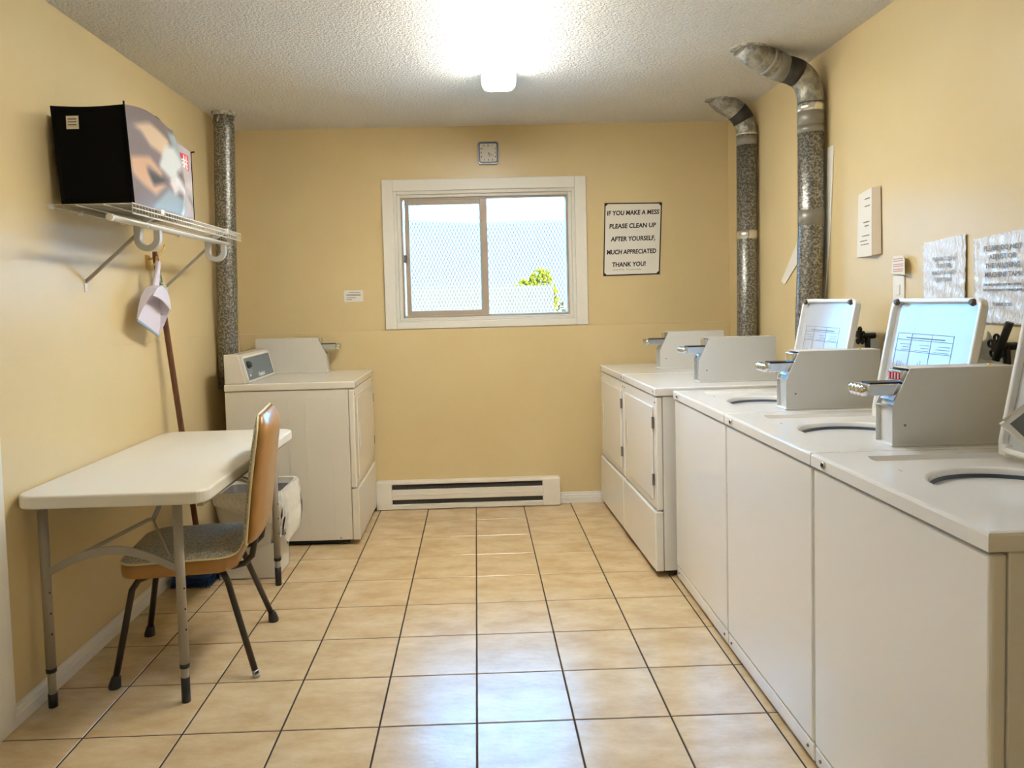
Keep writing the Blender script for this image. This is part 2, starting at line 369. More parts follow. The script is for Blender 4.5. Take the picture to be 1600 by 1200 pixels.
# ------------------------------------------------------------------ outdoors
GROUND = mat('pale_gravel', srgb(196, 192, 184), .9, noise=(3, .3, .7), col2=srgb(176, 172, 162))
HILL = mat('hazy_hillside', (.043, .033, .023), 1, noise=(.02, .35, .65), col2=(.049, .036, .024))
LEAF = mat('yellow_green_leaves', (.105, .082, .003), .9, spec=0, noise=(3, .3, .7), col2=(.085, .068, .002))
BARK = mat('bark', srgb(90, 70, 50), .9)
DRY = mat('dry_shrub_leaves', (.06, .042, .010), .9, spec=0, noise=(4, .3, .7), col2=(.05, .034, .008))
FENCE = mat('blue_grey_boards', (.074, .056, .036), .9, spec=.1)
tag(MB().box(-300, 300, 2.75, 420, -.5, -.3).build('ground', GROUND), 'pale gravel ground outside the window', kind='structure')
def ridge(u, v):
    x = -420 + 840 * u; h = 45.2 - 3 * math.sin((u - .46) * 9) + .8 * math.sin(u * 60)
    return (x, 300 + 90 * v, -.4 + h * math.sin(v * PI / 2))
hm = MB().grid(ridge, 60, 8); hm.add([(-420, 300, -.4), (420, 300, -.4), (420, 390, -.4), (-420, 390, -.4)], [(0, 1, 2, 3)])
tag(hm.build('hill', HILL), 'hazy blue hill on the skyline outside the window', 'hill')
def tree(name, x, y, z0, rx, rz, leafm, label, seed, n=700):
    rnd = random.Random(seed); t = thing(name, (x, y, z0), label, 'tree')
    m = MB()
    for i in range(n):
        while True:
            p = Vector((rnd.uniform(-1, 1), rnd.uniform(-1, 1), rnd.uniform(-.7, 1)))
            if p.length < 1: break
        c = Vector((x + p.x * rx, y + p.y * rx * .8, z0 + rz * 1.15 + p.z * rz)); s = rx * .13 * rnd.uniform(.7, 1.3)
        a = Vector((rnd.uniform(-1, 1), rnd.uniform(-1, 1), rnd.uniform(-1, 1))).normalized(); b = a.orthogonal().normalized(); d = a.cross(b)
        m.add([c + a * s, c + b * s, c - a * s, c - b * s, c + d * s * .5, c - d * s * .5], [(0, 1, 4), (1, 2, 4), (2, 3, 4), (3, 0, 4), (1, 0, 5), (2, 1, 5), (3, 2, 5), (0, 3, 5)])
    fo = m.build('foliage', leafm, t); fo['kind'] = 'stuff'
    MB().tube([(x, y, z0), (x + .03, y, z0 + rz * .6), (x - .04, y, z0 + rz * 1.2)], [rx * .08, rx * .06, rx * .03], 8).build('trunk', BARK, t)
tree('garden_tree', 2.95, 30, -.3, .72, 1.42, LEAF, 'bright yellow-green round tree seen through the right pane', 3)
tree('garden_tree', 2.35, 33.5, -.3, .85, 1.22, LEAF, 'paler lower yellow-green tree left of the round one', 5)
tree('dry_shrub', 3.05, 22, -.3, .45, .75, DRY, 'dry yellowish shrub at the lower right window corner', 8, 400)
fe = thing('board_fence', (0, 26, -.3), 'pale board fence standing before the trees', 'fence')
for i in range(19):
    MB().box(-3.4 + i * .34, -3.4 + i * .34 + .3385, 26, 26.03, -.3, 1.88 + .006 * (i % 2)).build('fence_board', FENCE, fe)
for z in (.1, 1.5): MB().box(-3.4, 3.04, 26.03, 26.07, z, z + .09).build('fence_rail', FENCE, fe)

# ------------------------------------------------------------------ ceiling lamp and added fill lamp
LCAP = mat('lamp_cap', srgb(236, 228, 206), .4)
pr_ = [(-.083, 0), (-.083, -.03), (-.079, -.062), (-.066, -.08), (-.045, -.086), (.045, -.086), (.066, -.08), (.079, -.062), (.083, -.03), (.083, 0)]
def ceiling_lamp(x, y, rz, label, bottom, side, upper):
    lamp = thing('ceiling_lamp', (x, y, ZC), label, 'lamp', rz=rz, group='fluorescent ceiling lamps')
    L = 1.22
    MB().prism([(-.066, -.078), (-.066, -.080), (-.045, -.086), (.045, -.086), (.066, -.080), (.066, -.078)], 'y', -L, -.006).build('diffuser', bottom, lamp, local=True)
    for sg_ in (-1, 1):
        MB().prism([(sg_ * u, v) for u, v in ((.083, -.028), (.080, -.048), (.066, -.0795), (.060, -.0785), (.072, -.045), (.075, -.028))], 'y', -L, -.006).build('side_lens', side, lamp, local=True)
        MB().prism([(sg_ * u, v) for u, v in ((.083, 0), (.083, -.0275), (.075, -.0275), (.073, 0))], 'y', -L, -.006).build('upper_lens', upper, lamp, local=True)
    MB().box(-.07, .07, -L + .01, -.016, -.02, -.001).build('lamp_housing', WHITE, lamp, local=True)
    for y0, y1 in ((-.006, 0), (-L - .006, -L)):
        MB().prism([(u * 1.02, v * 1.02) for u, v in pr_], 'y', y0, y1).build('end_cap', LCAP, lamp, local=True)
lang = -math.atan2(.043, 1.08)
ceiling_lamp(.172, 1.405, lang, 'fluorescent ceiling lamp with frosted wraparound diffuser near the window', DIFF, DIFFS, DIFFU)
FILL_DIFF = emissive('fill_lamp_diffuser', (1.0, .985, .945), LAMP * .1); FILL_DIFFS = emissive('fill_lamp_side_lens', (1.0, .985, .945), LAMP * .05)
ceiling_lamp(.06, -1.02, lang, 'added dim fill lamp, out of view above the viewer by the front wall', FILL_DIFF, FILL_DIFFS, FILL_DIFFS)  # added fill lamp, out of view, brightens surfaces facing the camera

# ------------------------------------------------------------------ dryers and washers
def coin_box(parent, bx, by, top, m, price=None, plug=True, ln=.40):
    # local machine frame: bx = front, by = near side, top = machine top
    p = [(0, 0), (0, .113), (.05, .217), (ln, .217), (ln, 0)]
    inner = [(.012, .004), (.012, .111), (.058, .205), (ln - .01, .205), (ln - .01, .004)]
    Wd = .085
    cb = MB().prism([(bx + u, top + v) for u, v in inner], 'y', by + .003, by + Wd - .003).build('coin_box', m, parent, local=True)
    WM[cb.name] = WM[parent.name]
    for y0 in (by, by + Wd - .003):
        MB().prism([(bx + u, top + v) for u, v in p], 'y', y0, y0 + .003).build('side_plate', m, cb, local=True)
    MB().box(bx + .05, bx + ln, by + .003, by + Wd - .003, top + .2145, top + .217).build('top_plate', m, cb, local=True)
    MB().box(bx, bx + .012, by + .003, by + Wd - .003, top + .109, top + .112).build('shelf_edge', m, cb, local=True)
    MB().box(bx - .004, bx + ln + .004, by - .003, by + Wd + .003, top, top + .006).build('base_flange', m, cb, local=True, bevel=.0015)
    MB().tube([(bx + .035, by - .0012, top + .06), (bx + .035, by + .002, top + .06)], .0035, 10).build('screw', HINGE, cb, local=True)
    # coin chute with slide
    z = top + .158
    MB().box(bx - .058, bx + .05, by + .012, by + Wd - .012, z - .016, z + .016).build('coin_slide', CHROME, cb, local=True, bevel=.002)
    MB().box(bx - .052, bx + .04, by + .02, by + Wd - .02, z + .0155, z + .0205).build('slide_cover', BLACK, cb, local=True)
    mk = MB()
    for kk in range(4):
        yk = by + .014 + kk * (Wd - .028) / 3
        mk.tube([(bx - .084, yk, z + .001), (bx - .080, yk, z + .001), (bx - .062, yk, z + .001), (bx - .057, yk, z + .001)], [.007, .0165, .0165, .010], 12)
    mk.build('slide_knob', CHROME, cb, local=True)
    MB().prism([(bx + .008, z - .03), (bx + .02, z - .03), (bx + .04, z), (bx + .028, z)], 'y', by + .01, by + Wd - .01).build('slide_bracket', STEEL, cb, local=True)
    MB().box(bx + .03, bx + .05, by + .012, by + Wd - .012, z + .02, z + .052).build('coin_head', CHROME, cb, local=True, bevel=.002)
    if price:
        for kk in range(4):
            yk = by + .016 + kk * .0145
            MB().box(bx + .0278, bx + .03, yk, yk + .0105, z + .026, z + .046).build('price_slot', RED, cb, local=True)
            MB().box(bx + .0268, bx + .0279, yk + .0036, yk + .0066, z + .028, z + .044).build('price_mark', PRINTW, cb, local=True)
    if plug:
        MB().tube([(bx + ln - .06, by + .03, top + .215), (bx + ln - .06, by + .03, top + .222), (bx + ln - .06, by + .03, top + .2225)], [.006, .006, .002], 10).build('lock_button', BRASS, cb, local=True)
    return cb

def dryer(name, loc, rz, w, dpt, h, label, m, cm, cby, cbx, side_ribs=False):
    d = thing(name, loc, label, 'dryer', rz=rz, group='coin dryers')
    tz = h - .042
    MB().box(.036, dpt, .004, w - .004, .03, tz).build('cabinet', m, d, local=True, bevel=.003)
    MB().box(.06, dpt - .02, .02, w - .02, .012, .032).build('toe_gap_shade', DARK, d, local=True)  # dark block paints the shade in the gap under the cabinet
    for fx in (.08, dpt - .06):
        for fy in (.05, w - .05): MB().tube([(fx, fy, 0), (fx, fy, .008), (fx, fy, .03)], [.02, .02, .012], 10).build('foot', HINGE, d, local=True)
    MB().box(-.002, dpt + .002, -.002, w + .002, tz + .002, h).build('top', m, d, local=True, bevel=.007, seg=3)
    MB().box(.004, .034, .001, w - .001, .318, tz - .002).build('front_panel', m, d, local=True, bevel=.006, seg=3)
    lp = MB().box(-.006, .034, .001, w - .001, .028, .312).build('lower_panel', m, d, local=True, bevel=.007, seg=3)
    dr = MB().box(-.006, .004, .045, w - .05, .36, tz - .05).build('door', m, d, local=True, bevel=.006, seg=3)
    for z in (.43, .70): MB().box(-.008, .003, .032, .045, z, z + .055).build('hinge', HINGE, dr, local=True, bevel=.002)
    hy = w - .105
    hb = MB(); hb.prism(rrect(hy - .016, hy + .016, .52, .66, .014), 'x', -.009, -.005); hb.build('handle_rim', m, dr, local=True, bevel=.002)
    MB().prism(rrect(hy - .008, hy + .008, .53, .65, .007), 'x', -.0098, -.006).build('handle_recess', mat(name + '_recess', srgb(176, 166, 146), .5), dr, local=True)
    for yy in (.02, w - .02): MB().tube([(.001, yy, tz - .028), (.005, yy, tz - .028)], .004, 10).build('screw', HINGE, d, local=True)
    for yy in (.03, w - .03): MB().tube([(-.0035, yy, h - .02), (0, yy, h - .02)], .0055, 10).build('screw', HINGE, d, local=True)
    if side_ribs:
        for x0, x1 in ((.13, .27), (.36, .50)):
            a = w - .004; m2 = MB(); z0, z1 = .06, tz - .045
            t_ = .004
            for (p0, p1, q0, q1) in ((x0, x0 + t_, z0, z1), (x1 - t_, x1, z0, z1), (x0, x1, z0, z0 + t_), (x0, x1, z1 - t_, z1)):
                m2.box(p0, p1, a - .001, a + .0022, q0, q1)
            m2.build('side_rib', m, d, local=True)
        for xx in (.10, .60): MB().tube([(xx, w - .005, .042), (xx, w - .0015, .042)], .004, 10).build('screw', HINGE, d, local=True)
    coin_box(d, cbx, cby, h, cm, ln=.432 if side_ribs else .378)
    return d
DR = -math.radians(-1.6)
d2 = dryer('coin_dryer', (.850, 1.128, 0), DR, .648, .66, .895, 'white coin dryer right beside the row of washers', ENAMEL, COIN, .15, .262)
e_ = Vector((-math.sin(DR), math.cos(DR)))
d1r = dryer('coin_dryer', (.850 + e_.x * .652, 1.128 + e_.y * .652, 0), DR, .630, .66, .895, 'white coin dryer on the right against the end wall', ENAMEL, COIN, .225, .275)
dl = dryer('coin_dryer', (-.640, 2.436, 0), PI, .70, .700, .902, 'cream coin dryer with grey control panel beside the waste bin', ENAMEL_L, COIN_L, .045, .262, side_ribs=True)
# console on the left dryer (local frame, y runs towards the camera)
cy0, cy1, ct = .155, .698, .902
cons = MB().prism([(.575, ct), (.612, ct + .150), (.622, ct + .158), (.695, ct + .158), (.695, ct)], 'y', cy0, cy1 - .022).build('console', ENAMEL_L, dl, local=True, bevel=.003)
MB().prism([(.585, ct), (.618, ct + .145), (.628, ct + .162), (.698, ct + .162), (.698, ct)], 'y', cy1 - .02, cy1).build('console_end_cap', ENAMEL_L, cons, local=True, bevel=.004)
def cf(s, t_, off=0):     # point on the sloped console face: s along y 0..1 (from near to far), t up 0..1
    n = Vector((-.150, 0, .037)).normalized(); p = Vector((.575 + .037 * t_, cy1 - .022 - (cy1 - .022 - cy0) * s, ct + .150 * t_)) + n * off
    return p
def cquad(m, s0, s1, t0, t1, o0, o1):
    a = [cf(s0, t0, o0), cf(s1, t0, o0), cf(s1, t1, o0), cf(s0, t1, o0)]; b = [cf(s0, t0, o1), cf(s1, t0, o1), cf(s1, t1, o1), cf(s0, t1, o1)]
    return m.rings([a, b], close0=True, close1=True)
fr_ = MB(); cquad(fr_, 0, 1, .02, .09, 0, .004); cquad(fr_, 0, 1, .9, .98, 0, .004); cquad(fr_, 0, .035, .02, .98, 0, .004); cquad(fr_, .965, 1, .02, .98, 0, .004)
fr_.build('panel_frame', WHITE, cons, local=True)
cquad(MB(), .035, .965, .09, .9, -.001, .002).build('control_panel', PANEL, cons, local=True)
kp = MB(); kn = Vector((-.150, 0, .037)).normalized(); k0 = cf(.14, .64, .002)
kp.tube([k0, k0 + kn * .006, k0 + kn * .018, k0 + kn * .02], [.022, .020, .016, .012], 16).build('dial_knob', BLACK, cons, local=True)
cquad(MB(), .19, .21, .62, .74, .002, .012).build('knob_pointer', PRINTW, cons, local=True)
cquad(MB(), .10, .13, .22, .30, .002, .006).build('start_button', PRINTW, cons, local=True)
pm = MB()
for s0, t0 in ((.1, .48), (.13, .44), (.17, .40), (.1, .36), (.16, .34)): cquad(pm, s0, s0 + .07, t0, t0 + .014, .002, .0024)
pm.build('panel_print', mat('panel_print_grey', srgb(176, 190, 198), .5), cons, local=True)
# maker's name in white script letters on the panel
def cons_text(s_, s0, t0, size):
    cu = bpy.data.curves.new('t', 'FONT'); cu.body = s_; cu.size = size; cu.extrude = .0002; cu.shear = .2; cu.offset = .0008
    ob = bpy.data.objects.new('t', cu); COL.objects.link(ob); dg = bpy.context.evaluated_depsgraph_get(); me = bpy.data.meshes.new_from_object(ob.evaluated_get(dg)); bpy.data.objects.remove(ob)
    o_ = cf(s0, t0, .0026); ux = (cf(1, t0) - cf(0, t0)).normalized(); uy = (cf(s0, 1) - cf(s0, 0)).normalized(); uz = kn
    me.transform(Matrix(((ux.x, uy.x, uz.x, o_.x), (ux.y, uy.y, uz.y, o_.y), (ux.z, uy.z, uz.z, o_.z), (0, 0, 0, 1))))
    me.materials.clear(); me.materials.append(PRINTW); o = bpy.data.objects.new('lettering', me); COL.objects.link(o); o.parent = cons
cons_text('Huebsch', .40, .14, .034)

def washer(loc, label, lidy=.555, lidx=.478, w=.685, dpt=.60, h=.885, lid_lean=11, price=False):
    wd = thing('coin_washer', loc, label, 'washer', group='coin washers in a row')
    m = ENAMEL; tz = h - .037
    MB().box(.036, dpt, .003, w - .003, .02, tz).build('cabinet', m, wd, local=True, bevel=.003)
    MB().box(.03, dpt - .02, .02, w - .02, .006, .022).build('toe_gap_shade', DARK, wd, local=True)  # shade below the washer, put in as a near-black block
    for fx in (.08, dpt - .06):
        for fy in (.05, w - .05): MB().tube([(fx, fy, 0), (fx, fy, .008), (fx, fy, .03)], [.02, .02, .012], 10).build('foot', HINGE, wd, local=True)
    MB().box(.002, .034, .002, w - .002, .072, tz - .003).build('front_panel', m, wd, local=True, bevel=.008, seg=3)
    kk = MB().box(.004, .034, .002, w - .002, .018, .069).build('kick_panel', m, wd, local=True, bevel=.005, seg=2)
    for yy in (.035, w - .035): MB().tube([(.0005, yy, .045), (.005, yy, .045)], .0045, 10).build('screw', HINGE, kk, local=True)
    # top with sunken lid recess and round opening
    cx, cyy, R = .315, w / 2, .188
    x0, x1, y0, y1 = -.004, dpt + .002, 0, w
    angs = sorted(set([2 * PI * i / 72 for i in range(72)] + [math.atan2(yy - cyy, xx - cx) % (2 * PI) for xx in (x0, x1) for yy in (y0, y1)]))
    def rect(ax0, ax1, ay0, ay1, z):
        out = []
        for a in angs:
            c, s = math.cos(a), math.sin(a)
            tx = ((ax1 - cx) / c if c > 1e-9 else (ax0 - cx) / c if c < -1e-9 else 1e9); ty = ((ay1 - cyy) / s if s > 1e-9 else (ay0 - cyy) / s if s < -1e-9 else 1e9)
            t_ = min(tx, ty); out.append((cx + c * t_, cyy + s * t_, z))
        return out
    def circ(r, z, ex=1): return [(cx + r * math.cos(a), cyy + r * math.sin(a), z) for a in angs]
    tp = MB()
    tp.rings([rect(x0, x1, y0, y1, tz + .002), rect(x0, x1, y0, y1, h - .007), rect(x0 + .002, x1 - .002, y0 + .002, y1 - .002, h - .002), rect(x0 + .007, x1 - .007, y0 + .007, y1 - .007, h)], False)
    tp.rings([rect(x0 + .007, x1 - .007, y0 + .007, y1 - .007, h), rect(.108, .512, .06, w - .06, h)], False)
    tp.rings([rect(.108, .512, .06, w - .06, h), rect(.116, .506, .068, w - .068, h - .012)], False)
    tp.rings([rect(.116, .506, .068, w - .068, h - .012), circ(R, h - .012)], False)
    tp.rings([circ(R, h - .012), circ(R - .006, h - .014), circ(R - .009, h - .017), circ(R - .010, h - .028)], True)
    tp.build('top', m, wd, local=True)
    MB().rings([circ(R - .009, h - .0275), circ(R - .013, h - .029), circ(R - .015, h - .062)], True).build('tub_ring', TUBRING, wd, local=True)
    tb = MB().rings([circ(R - .012, h - .0615), circ(R - .020, h - .063), circ(R - .024, h - .11), circ(R - .032, h - .13)], True).build('tub_cover', TUB, wd, local=True)
    MB().rings([circ(R - .032, h - .13), circ(R + .02, h - .135), circ(R + .02, h - .45), circ(.02, h - .47), circ(.001, h - .47)], True).build('tub', STEEL, wd, local=True)
    MB().rings([circ(.03, h - .2), circ(.045, h - .35), circ(.10, h - .465)], True, close0=True).build('agitator', TUB, wd, local=True)
    # little catch on the recess edge and lock on the front of the top
    MB().prism([(.118, h - .012), (.13, h - .012), (.118, h - .003)], 'y', w - .215, w - .20).build('lid_catch', mat('catch_grey', srgb(170, 166, 160), .5), wd, local=True)
    lk = MB(); lk.tube([(-.0045, w - .075, h - .017), (-.010, w - .075, h - .017)], .009, 14); lk.build('key_lock', CHROME, wd, local=True)
    MB().tube([(-.0098, w - .075, h - .017), (-.012, w - .075, h - .017)], .004, 8).build('key_hole', BLACK, wd, local=True)
    # open lid hinged at the back, leaning back
    a = math.radians(lid_lean); hx, hz = lidx, h + .006; Lh, y0l, y1l = .405, .105, lidy
    def lp(t_, yy, off): return (hx + math.sin(a) * t_ * Lh - math.cos(a) * off, yy, hz + math.cos(a) * t_ * Lh + math.sin(a) * off)
    sh = rrect(0, 1, y0l, y1l, .035)
    sh = []
    for (t_, yy) in rrect(0, Lh, y0l, y1l, .028, 5): sh.append((t_ / Lh, yy))
    lid = MB()
    def ringp(off, ins): 
        out = []
        for t_, yy in sh:
            tt = .5 + (t_ - .5) * (1 - 2 * ins / Lh); y_ = (y0l + y1l) / 2 + (yy - (y0l + y1l) / 2) * (1 - 2 * ins / (y1l - y0l)); out.append(lp(tt, y_, off))
        return out
    lid.rings([ringp(-.012, .004), ringp(-.008, 0), ringp(.012, 0), ringp(.014, .003), ringp(.014, .010), ringp(.012, .013), ringp(-.002, .016)], False, close0=True, close1=False)
    lo = lid.build('lid', m, wd, local=True)
    bow = MB()
    pts = ringp(-.0015, .0155)
    bow.add(pts, [tuple(range(len(pts)))]); bow.build('lid_liner', LIDMAT, lo, local=True)
    for yy in (y0l + .035, y1l - .035):
        p0, p1 = Vector(lp(.965, yy, .010)), Vector(lp(.965, yy, .024))
        MB().tube([p0, p0.lerp(p1, .3), p1], [.010, .012, .008], 12).build('lid_bumper', mat('bumper_brown', srgb(88, 74, 62), .5), lo, local=True)
    hb = MB()
    for yy in (y0l + .02, y1l - .02): hb.box(hx - .012, hx + .02, yy - .014, yy + .014, h, h + .03)
    hb.build('lid_hinge', m, lo, local=True, bevel=.003)
    # printed instruction chart on the lid liner
    def quad(mb, t0, t1, ya, yb, off=-.0009, tk=.0004):
        t0, t1 = .15 + t0 * 1.04, .15 + t1 * 1.04
        mb.rings([[lp(t0, ya, off), lp(t0, yb, off), lp(t1, yb, off), lp(t1, ya, off)], [lp(t0, ya, off + tk), lp(t0, yb, off + tk), lp(t1, yb, off + tk), lp(t1, ya, off + tk)]], close0=True, close1=True)
    ch = MB(); ya, yb = y0l + .11, y1l - .05
    lw = .004
    for t_ in (.10, .16, .40, .49, .54): quad(ch, t_, t_ + lw, ya, yb)
    for yy in (ya, ya + .105, ya + .21, yb - .0014): quad(ch, .10, .54, yy, yy + .0014)
    rnd = random.Random(11)
    for c_ in range(3):
        for r_ in range(3): quad(ch, .455 - r_ * .022, .459 - r_ * .022, ya + .012 + c_ * .1, ya + .012 + c_ * .1 + rnd.uniform(.04, .075))
        for r_ in range(4):
            yy = ya + .03 + c_ * .1 + r_ * .012; quad(ch, .22 + rnd.uniform(0, .03), .30 + rnd.uniform(0, .04), yy, yy + .0016)
    quad(ch, .505, .513, ya + .04, yb - .05); quad(ch, .13, .137, ya + .02, yb - .03)
    ch.build('instruction_chart', INKBLUE, lo, local=True)
    coin_box(wd, .242, .035, h, COIN, price=price, ln=.352)
    return wd
WD0 = -.968
wa = washer((.93, WD0 + 2 * .690, 0), 'white top-loading coin washer touching the right-hand dryers')
wb_ = washer((.93, WD0 + .690, 0), 'middle coin washer of the row with red coin slots', price=True)
wc = washer((.93, WD0, 0), 'nearest coin washer at the right edge of the picture', lidy=.61, lidx=.462)

# ------------------------------------------------------------------ vent ducts
def duct(name, path, r, label, bands, elbow=None, flange=None, group='galvanised vent ducts'):
    d = thing(name, path[0], label, 'duct', group=group)
    MB().tube(path, r, 24).build('pipe', GALV, d)
    if elbow: MB().tube(elbow, [r * 1.02] * len(elbow), 24).build('elbow', GALVD, d)
    full = list(path)
    def at(z):
        for p, q in zip(full, full[1:]):
            if p[2] <= z <= q[2]:
                t_ = (z - p[2]) / (q[2] - p[2]); return tuple(p[i] + (q[i] - p[i]) * t_ for i in range(3))
        return full[-1]
    for z0, z1, m, nm in bands: MB().tube([at(z0), at(z1)], r * 1.025, 24).build(nm, m, d)
    return d
def bend(p0, ctrl, p1, n=10): return [tuple((1 - t) ** 2 * p0[i] + 2 * t * (1 - t) * ctrl[i] + t * t * p1[i] for i in range(3)) for t in [k / n for k in range(n + 1)]]
da = duct('vent_duct', [(-1.409, 2.02, .85), (-1.405, 2.02, 1.1), (-1.374, 2.02, 2.34), (-1.372, 2.02, ZC - .001)], .057, 'straight galvanised vent duct in the left corner behind the shelf', [(1.55, 1.56, TAPEG, 'seam_band')])
MB().tube([(-1.372, 2.02, ZC - .022), (-1.372, 2.02, ZC - .012), (-1.372, 2.02, ZC - .0005)], [.060, .066, .068], 20).build('ceiling_seal', PUTTY, da)
pu = MB(); rnd = random.Random(2)
for i in range(9):
    a = rnd.uniform(PI * 1.05, PI * 1.95); z = ZC - rnd.uniform(.02, .06); c = Vector((-1.372 + math.cos(a) * .056, 2.02 + math.sin(a) * .056, z)); s = rnd.uniform(.006, .013)
    pu.tube([c + Vector((0, 0, -s)), c + Vector((0, 0, -s * .5)), c + Vector((0, 0, s * .5)), c + Vector((0, 0, s))], [s * .2, s * .6, s * .6, s * .2], 8)
pu.build('sealant_drips', PUTTY, da)['kind'] = 'stuff'
# far right duct
px, py, pr1 = 1.603, 1.97, .056
eb = bend((px, py, 2.23), (px - .005, py, 2.345), (px - .10, py - .01, 2.385), 8) + [(px - .150, py - .015, 2.41), (px - .178, py - .018, 2.44)]
db = duct('vent_duct', [(px - .006, py, .55), (px - .006, py, 1.1), (px, py, 2.24)], pr1, 'galvanised vent duct in the far right corner with short elbow', [(2.165, 2.215, TAPEG, 'tape_band'), (2.222, 2.235, TAPEF, 'foil_band'), (1.635, 1.685, TAPEF, 'foil_band')], elbow=eb)
MB().tube([eb[3], eb[4], eb[5], eb[6]], pr1 * 1.06, 24).build('tape_band', TAPED, db)
MB().prism([(eb[-1][0] + .008 + .072 * math.cos(i * PI / 14) * (1 + .05 * math.sin(i * 2.3)), eb[-1][1] + .068 * math.sin(i * PI / 14)) for i in range(28)], 'z', ZC - .006, ZC - .0003).build('ceiling_seal', PUTTY, db)
# nearer right duct with long elbow run along the ceiling
px, py, pr2 = 1.600, 1.165, .0575
eb = bend((px, py, 2.19), (px + .005, py, 2.325), (px - .125, py - .01, 2.345), 10) + [(px - .2, py - .03, 2.368), (px - .27, py - .05, 2.396), (px - .335, py - .065, 2.44)]
dc = duct('vent_duct', [(px - .012, py + .008, .55), (px - .012, py + .008, 1.15), (px, py, 1.6), (px, py, 2.2)], pr2, 'galvanised vent duct behind the washers with long taped elbow', [(2.085, 2.15, TAPEG, 'tape_band'), (2.15, 2.185, TAPEF, 'foil_band'), (2.05, 2.084, TAPEG, 'tape_band'), (1.63, 1.70, TAPEG, 'tape_band')], elbow=eb)
MB().tube(eb[7:11], pr2 * 1.05, 24).build('tape_band', TAPED, dc)
MB().tube([tuple(Vector(eb[10]).lerp(Vector(eb[11]), .15)), tuple(Vector(eb[10]).lerp(Vector(eb[11]), .75))], pr2 * 1.06, 24).build('tape_band', TAPEG, dc)
MB().tube([tuple(Vector(eb[11]).lerp(Vector(eb[12]), .12)), tuple(Vector(eb[11]).lerp(Vector(eb[12]), .3))], pr2 * 1.08, 24).build('draw_band', STEEL, dc)
MB().prism([(eb[-1][0] + .022 + .080 * math.cos(i * PI / 14) * (1 + .05 * math.sin(i * 2.3)), eb[-1][1] + .068 * math.sin(i * PI / 14)) for i in range(28)], 'z', ZC - .006, ZC - .0003).build('ceiling_seal', PUTTY, dc)

# ------------------------------------------------------------------ baseboard heater
hx0, hx1, hyf = -.634, .54, YB - .062
ht = thing('baseboard_heater', ((hx0 + hx1) / 2, YB, 0), 'long white electric baseboard heater under the window', 'heater')
MB().box(hx0, hx1, hyf + .02, YB - .0005, .005, .15).build('back_plate', HEATDARK, ht)
MB().box(hx0, hx1, hyf, YB - .0005, .163, .182).build('top_rail', HEATW, ht, bevel=.004)
MB().box(hx0, hx1, hyf, YB - .0005, .004, .034).build('bottom_rail', HEATW, ht, bevel=.004)
MB().box(hx0 + .1, hx1 - .112, hyf - .001, hyf + .012, .066, .131).box(hx0 + .1, hx1 - .112, hyf - .004, hyf + .006, .094, .100).build('front_cover', HEATW, ht, bevel=.003)
for a, b in ((hx0, hx0 + .1), (hx1 - .112, hx1)): MB().box(a, b, hyf - .003, YB - .0008, .004, .178).build('end_cover', HEATW, ht, bevel=.004)
fm = MB()
for i in range(120):
    x = hx0 + .11 + i * .0079; fm.box(x, x + .0012, hyf + .012, hyf + .022, .04, .155)
fm.build('heating_fins', HINGE, ht)['kind'] = 'stuff'

# ------------------------------------------------------------------ things on the back wall
yS = YU
sg = thing('wall_sign', (1.04, yS, 1.457), 'hand-lettered IF YOU MAKE A MESS sign with black border', 'sign')
q = [(.856, 1.462), (1.213, 1.465), (1.234, 1.915), (.872, 1.919)]
MB().prism(q, 'y', yS - .003, yS - .0003).build('paper', PAPER, sg)
def strip(a, b, w0):
    a, b = Vector(a), Vector(b); d = (b - a).normalized(); n = Vector((-d.y, d.x)) * w0
    return [tuple(a - n - d * w0), tuple(b - n + d * w0), tuple(b + n + d * w0), tuple(a + n - d * w0)]
for i in range(4): MB().prism(strip(q[i], q[(i + 1) % 4], .0035), 'y', yS - .0042, yS - .0029).build('border_strip', INK, sg)
for c_, s_ in ((q[0], (1, 1)), (q[1], (-1, 1)), (q[2], (-1, -1)), (q[3], (1, -1))):
    MB().prism([c_, (c_[0] + s_[0] * .018, c_[1] + s_[1] * .004), (c_[0] + s_[0] * .004, c_[1] + s_[1] * .018)], 'y', yS - .0044, yS - .003).build('corner_mount', INK, sg)
for s_, xc, zc, wd_, tl in (('IF YOU MAKE A MESS', 1.050, 1.845, .335, -.01), ('PLEASE CLEAN UP', 1.045, 1.762, .300, -.01), ('AFTER YOURSELF,', 1.048, 1.680, .285, -.01), ('MUCH APPRECIATED', 1.036, 1.597, .318, -.01), ('THANK YOU!', 1.018, 1.517, .216, -.01)):
    text(s_, .040, INK, sg, face_back(xc, yS - .0032, zc, tl), width=wd_, shear=.12, bold=.0012)
sq = MB(); rnd = random.Random(4); xx = .915
while xx < 1.095:
    w_ = rnd.uniform(.004, .011)
    if rnd.random() < .86: sq.prism(strip((xx, 1.497 + rnd.uniform(-.004, .004)), (xx + w_, 1.497 + rnd.uniform(-.005, .005)), .0011), 'y', yS - .0036, yS - .0029)
    xx += w_ + .002
sq.build('small_script', INKGREY, sg)
ck = thing('wall_clock', (.136, yS, 2.18), 'small square wall clock with dark blue rim above the window', 'clock')
cxc, czc = .1355, 2.251
def rr(w_, h_, r_): return rrect(cxc - w_, cxc + w_, czc - h_, czc + h_, r_)
MB().prism(rr(.066, .071, .017), 'y', yS - .026, yS - .0003).build('case', CLOCKOUT, ck, bevel=.004)
MB().prism(rr(.060, .065, .014), 'y', yS - .0285, yS - .025).build('rim', CLOCKRIM, ck, bevel=.0015)
MB().prism(rr(.0525, .0565, .009), 'y', yS - .0292, yS - .028).build('face', CLOCKFACE, ck)
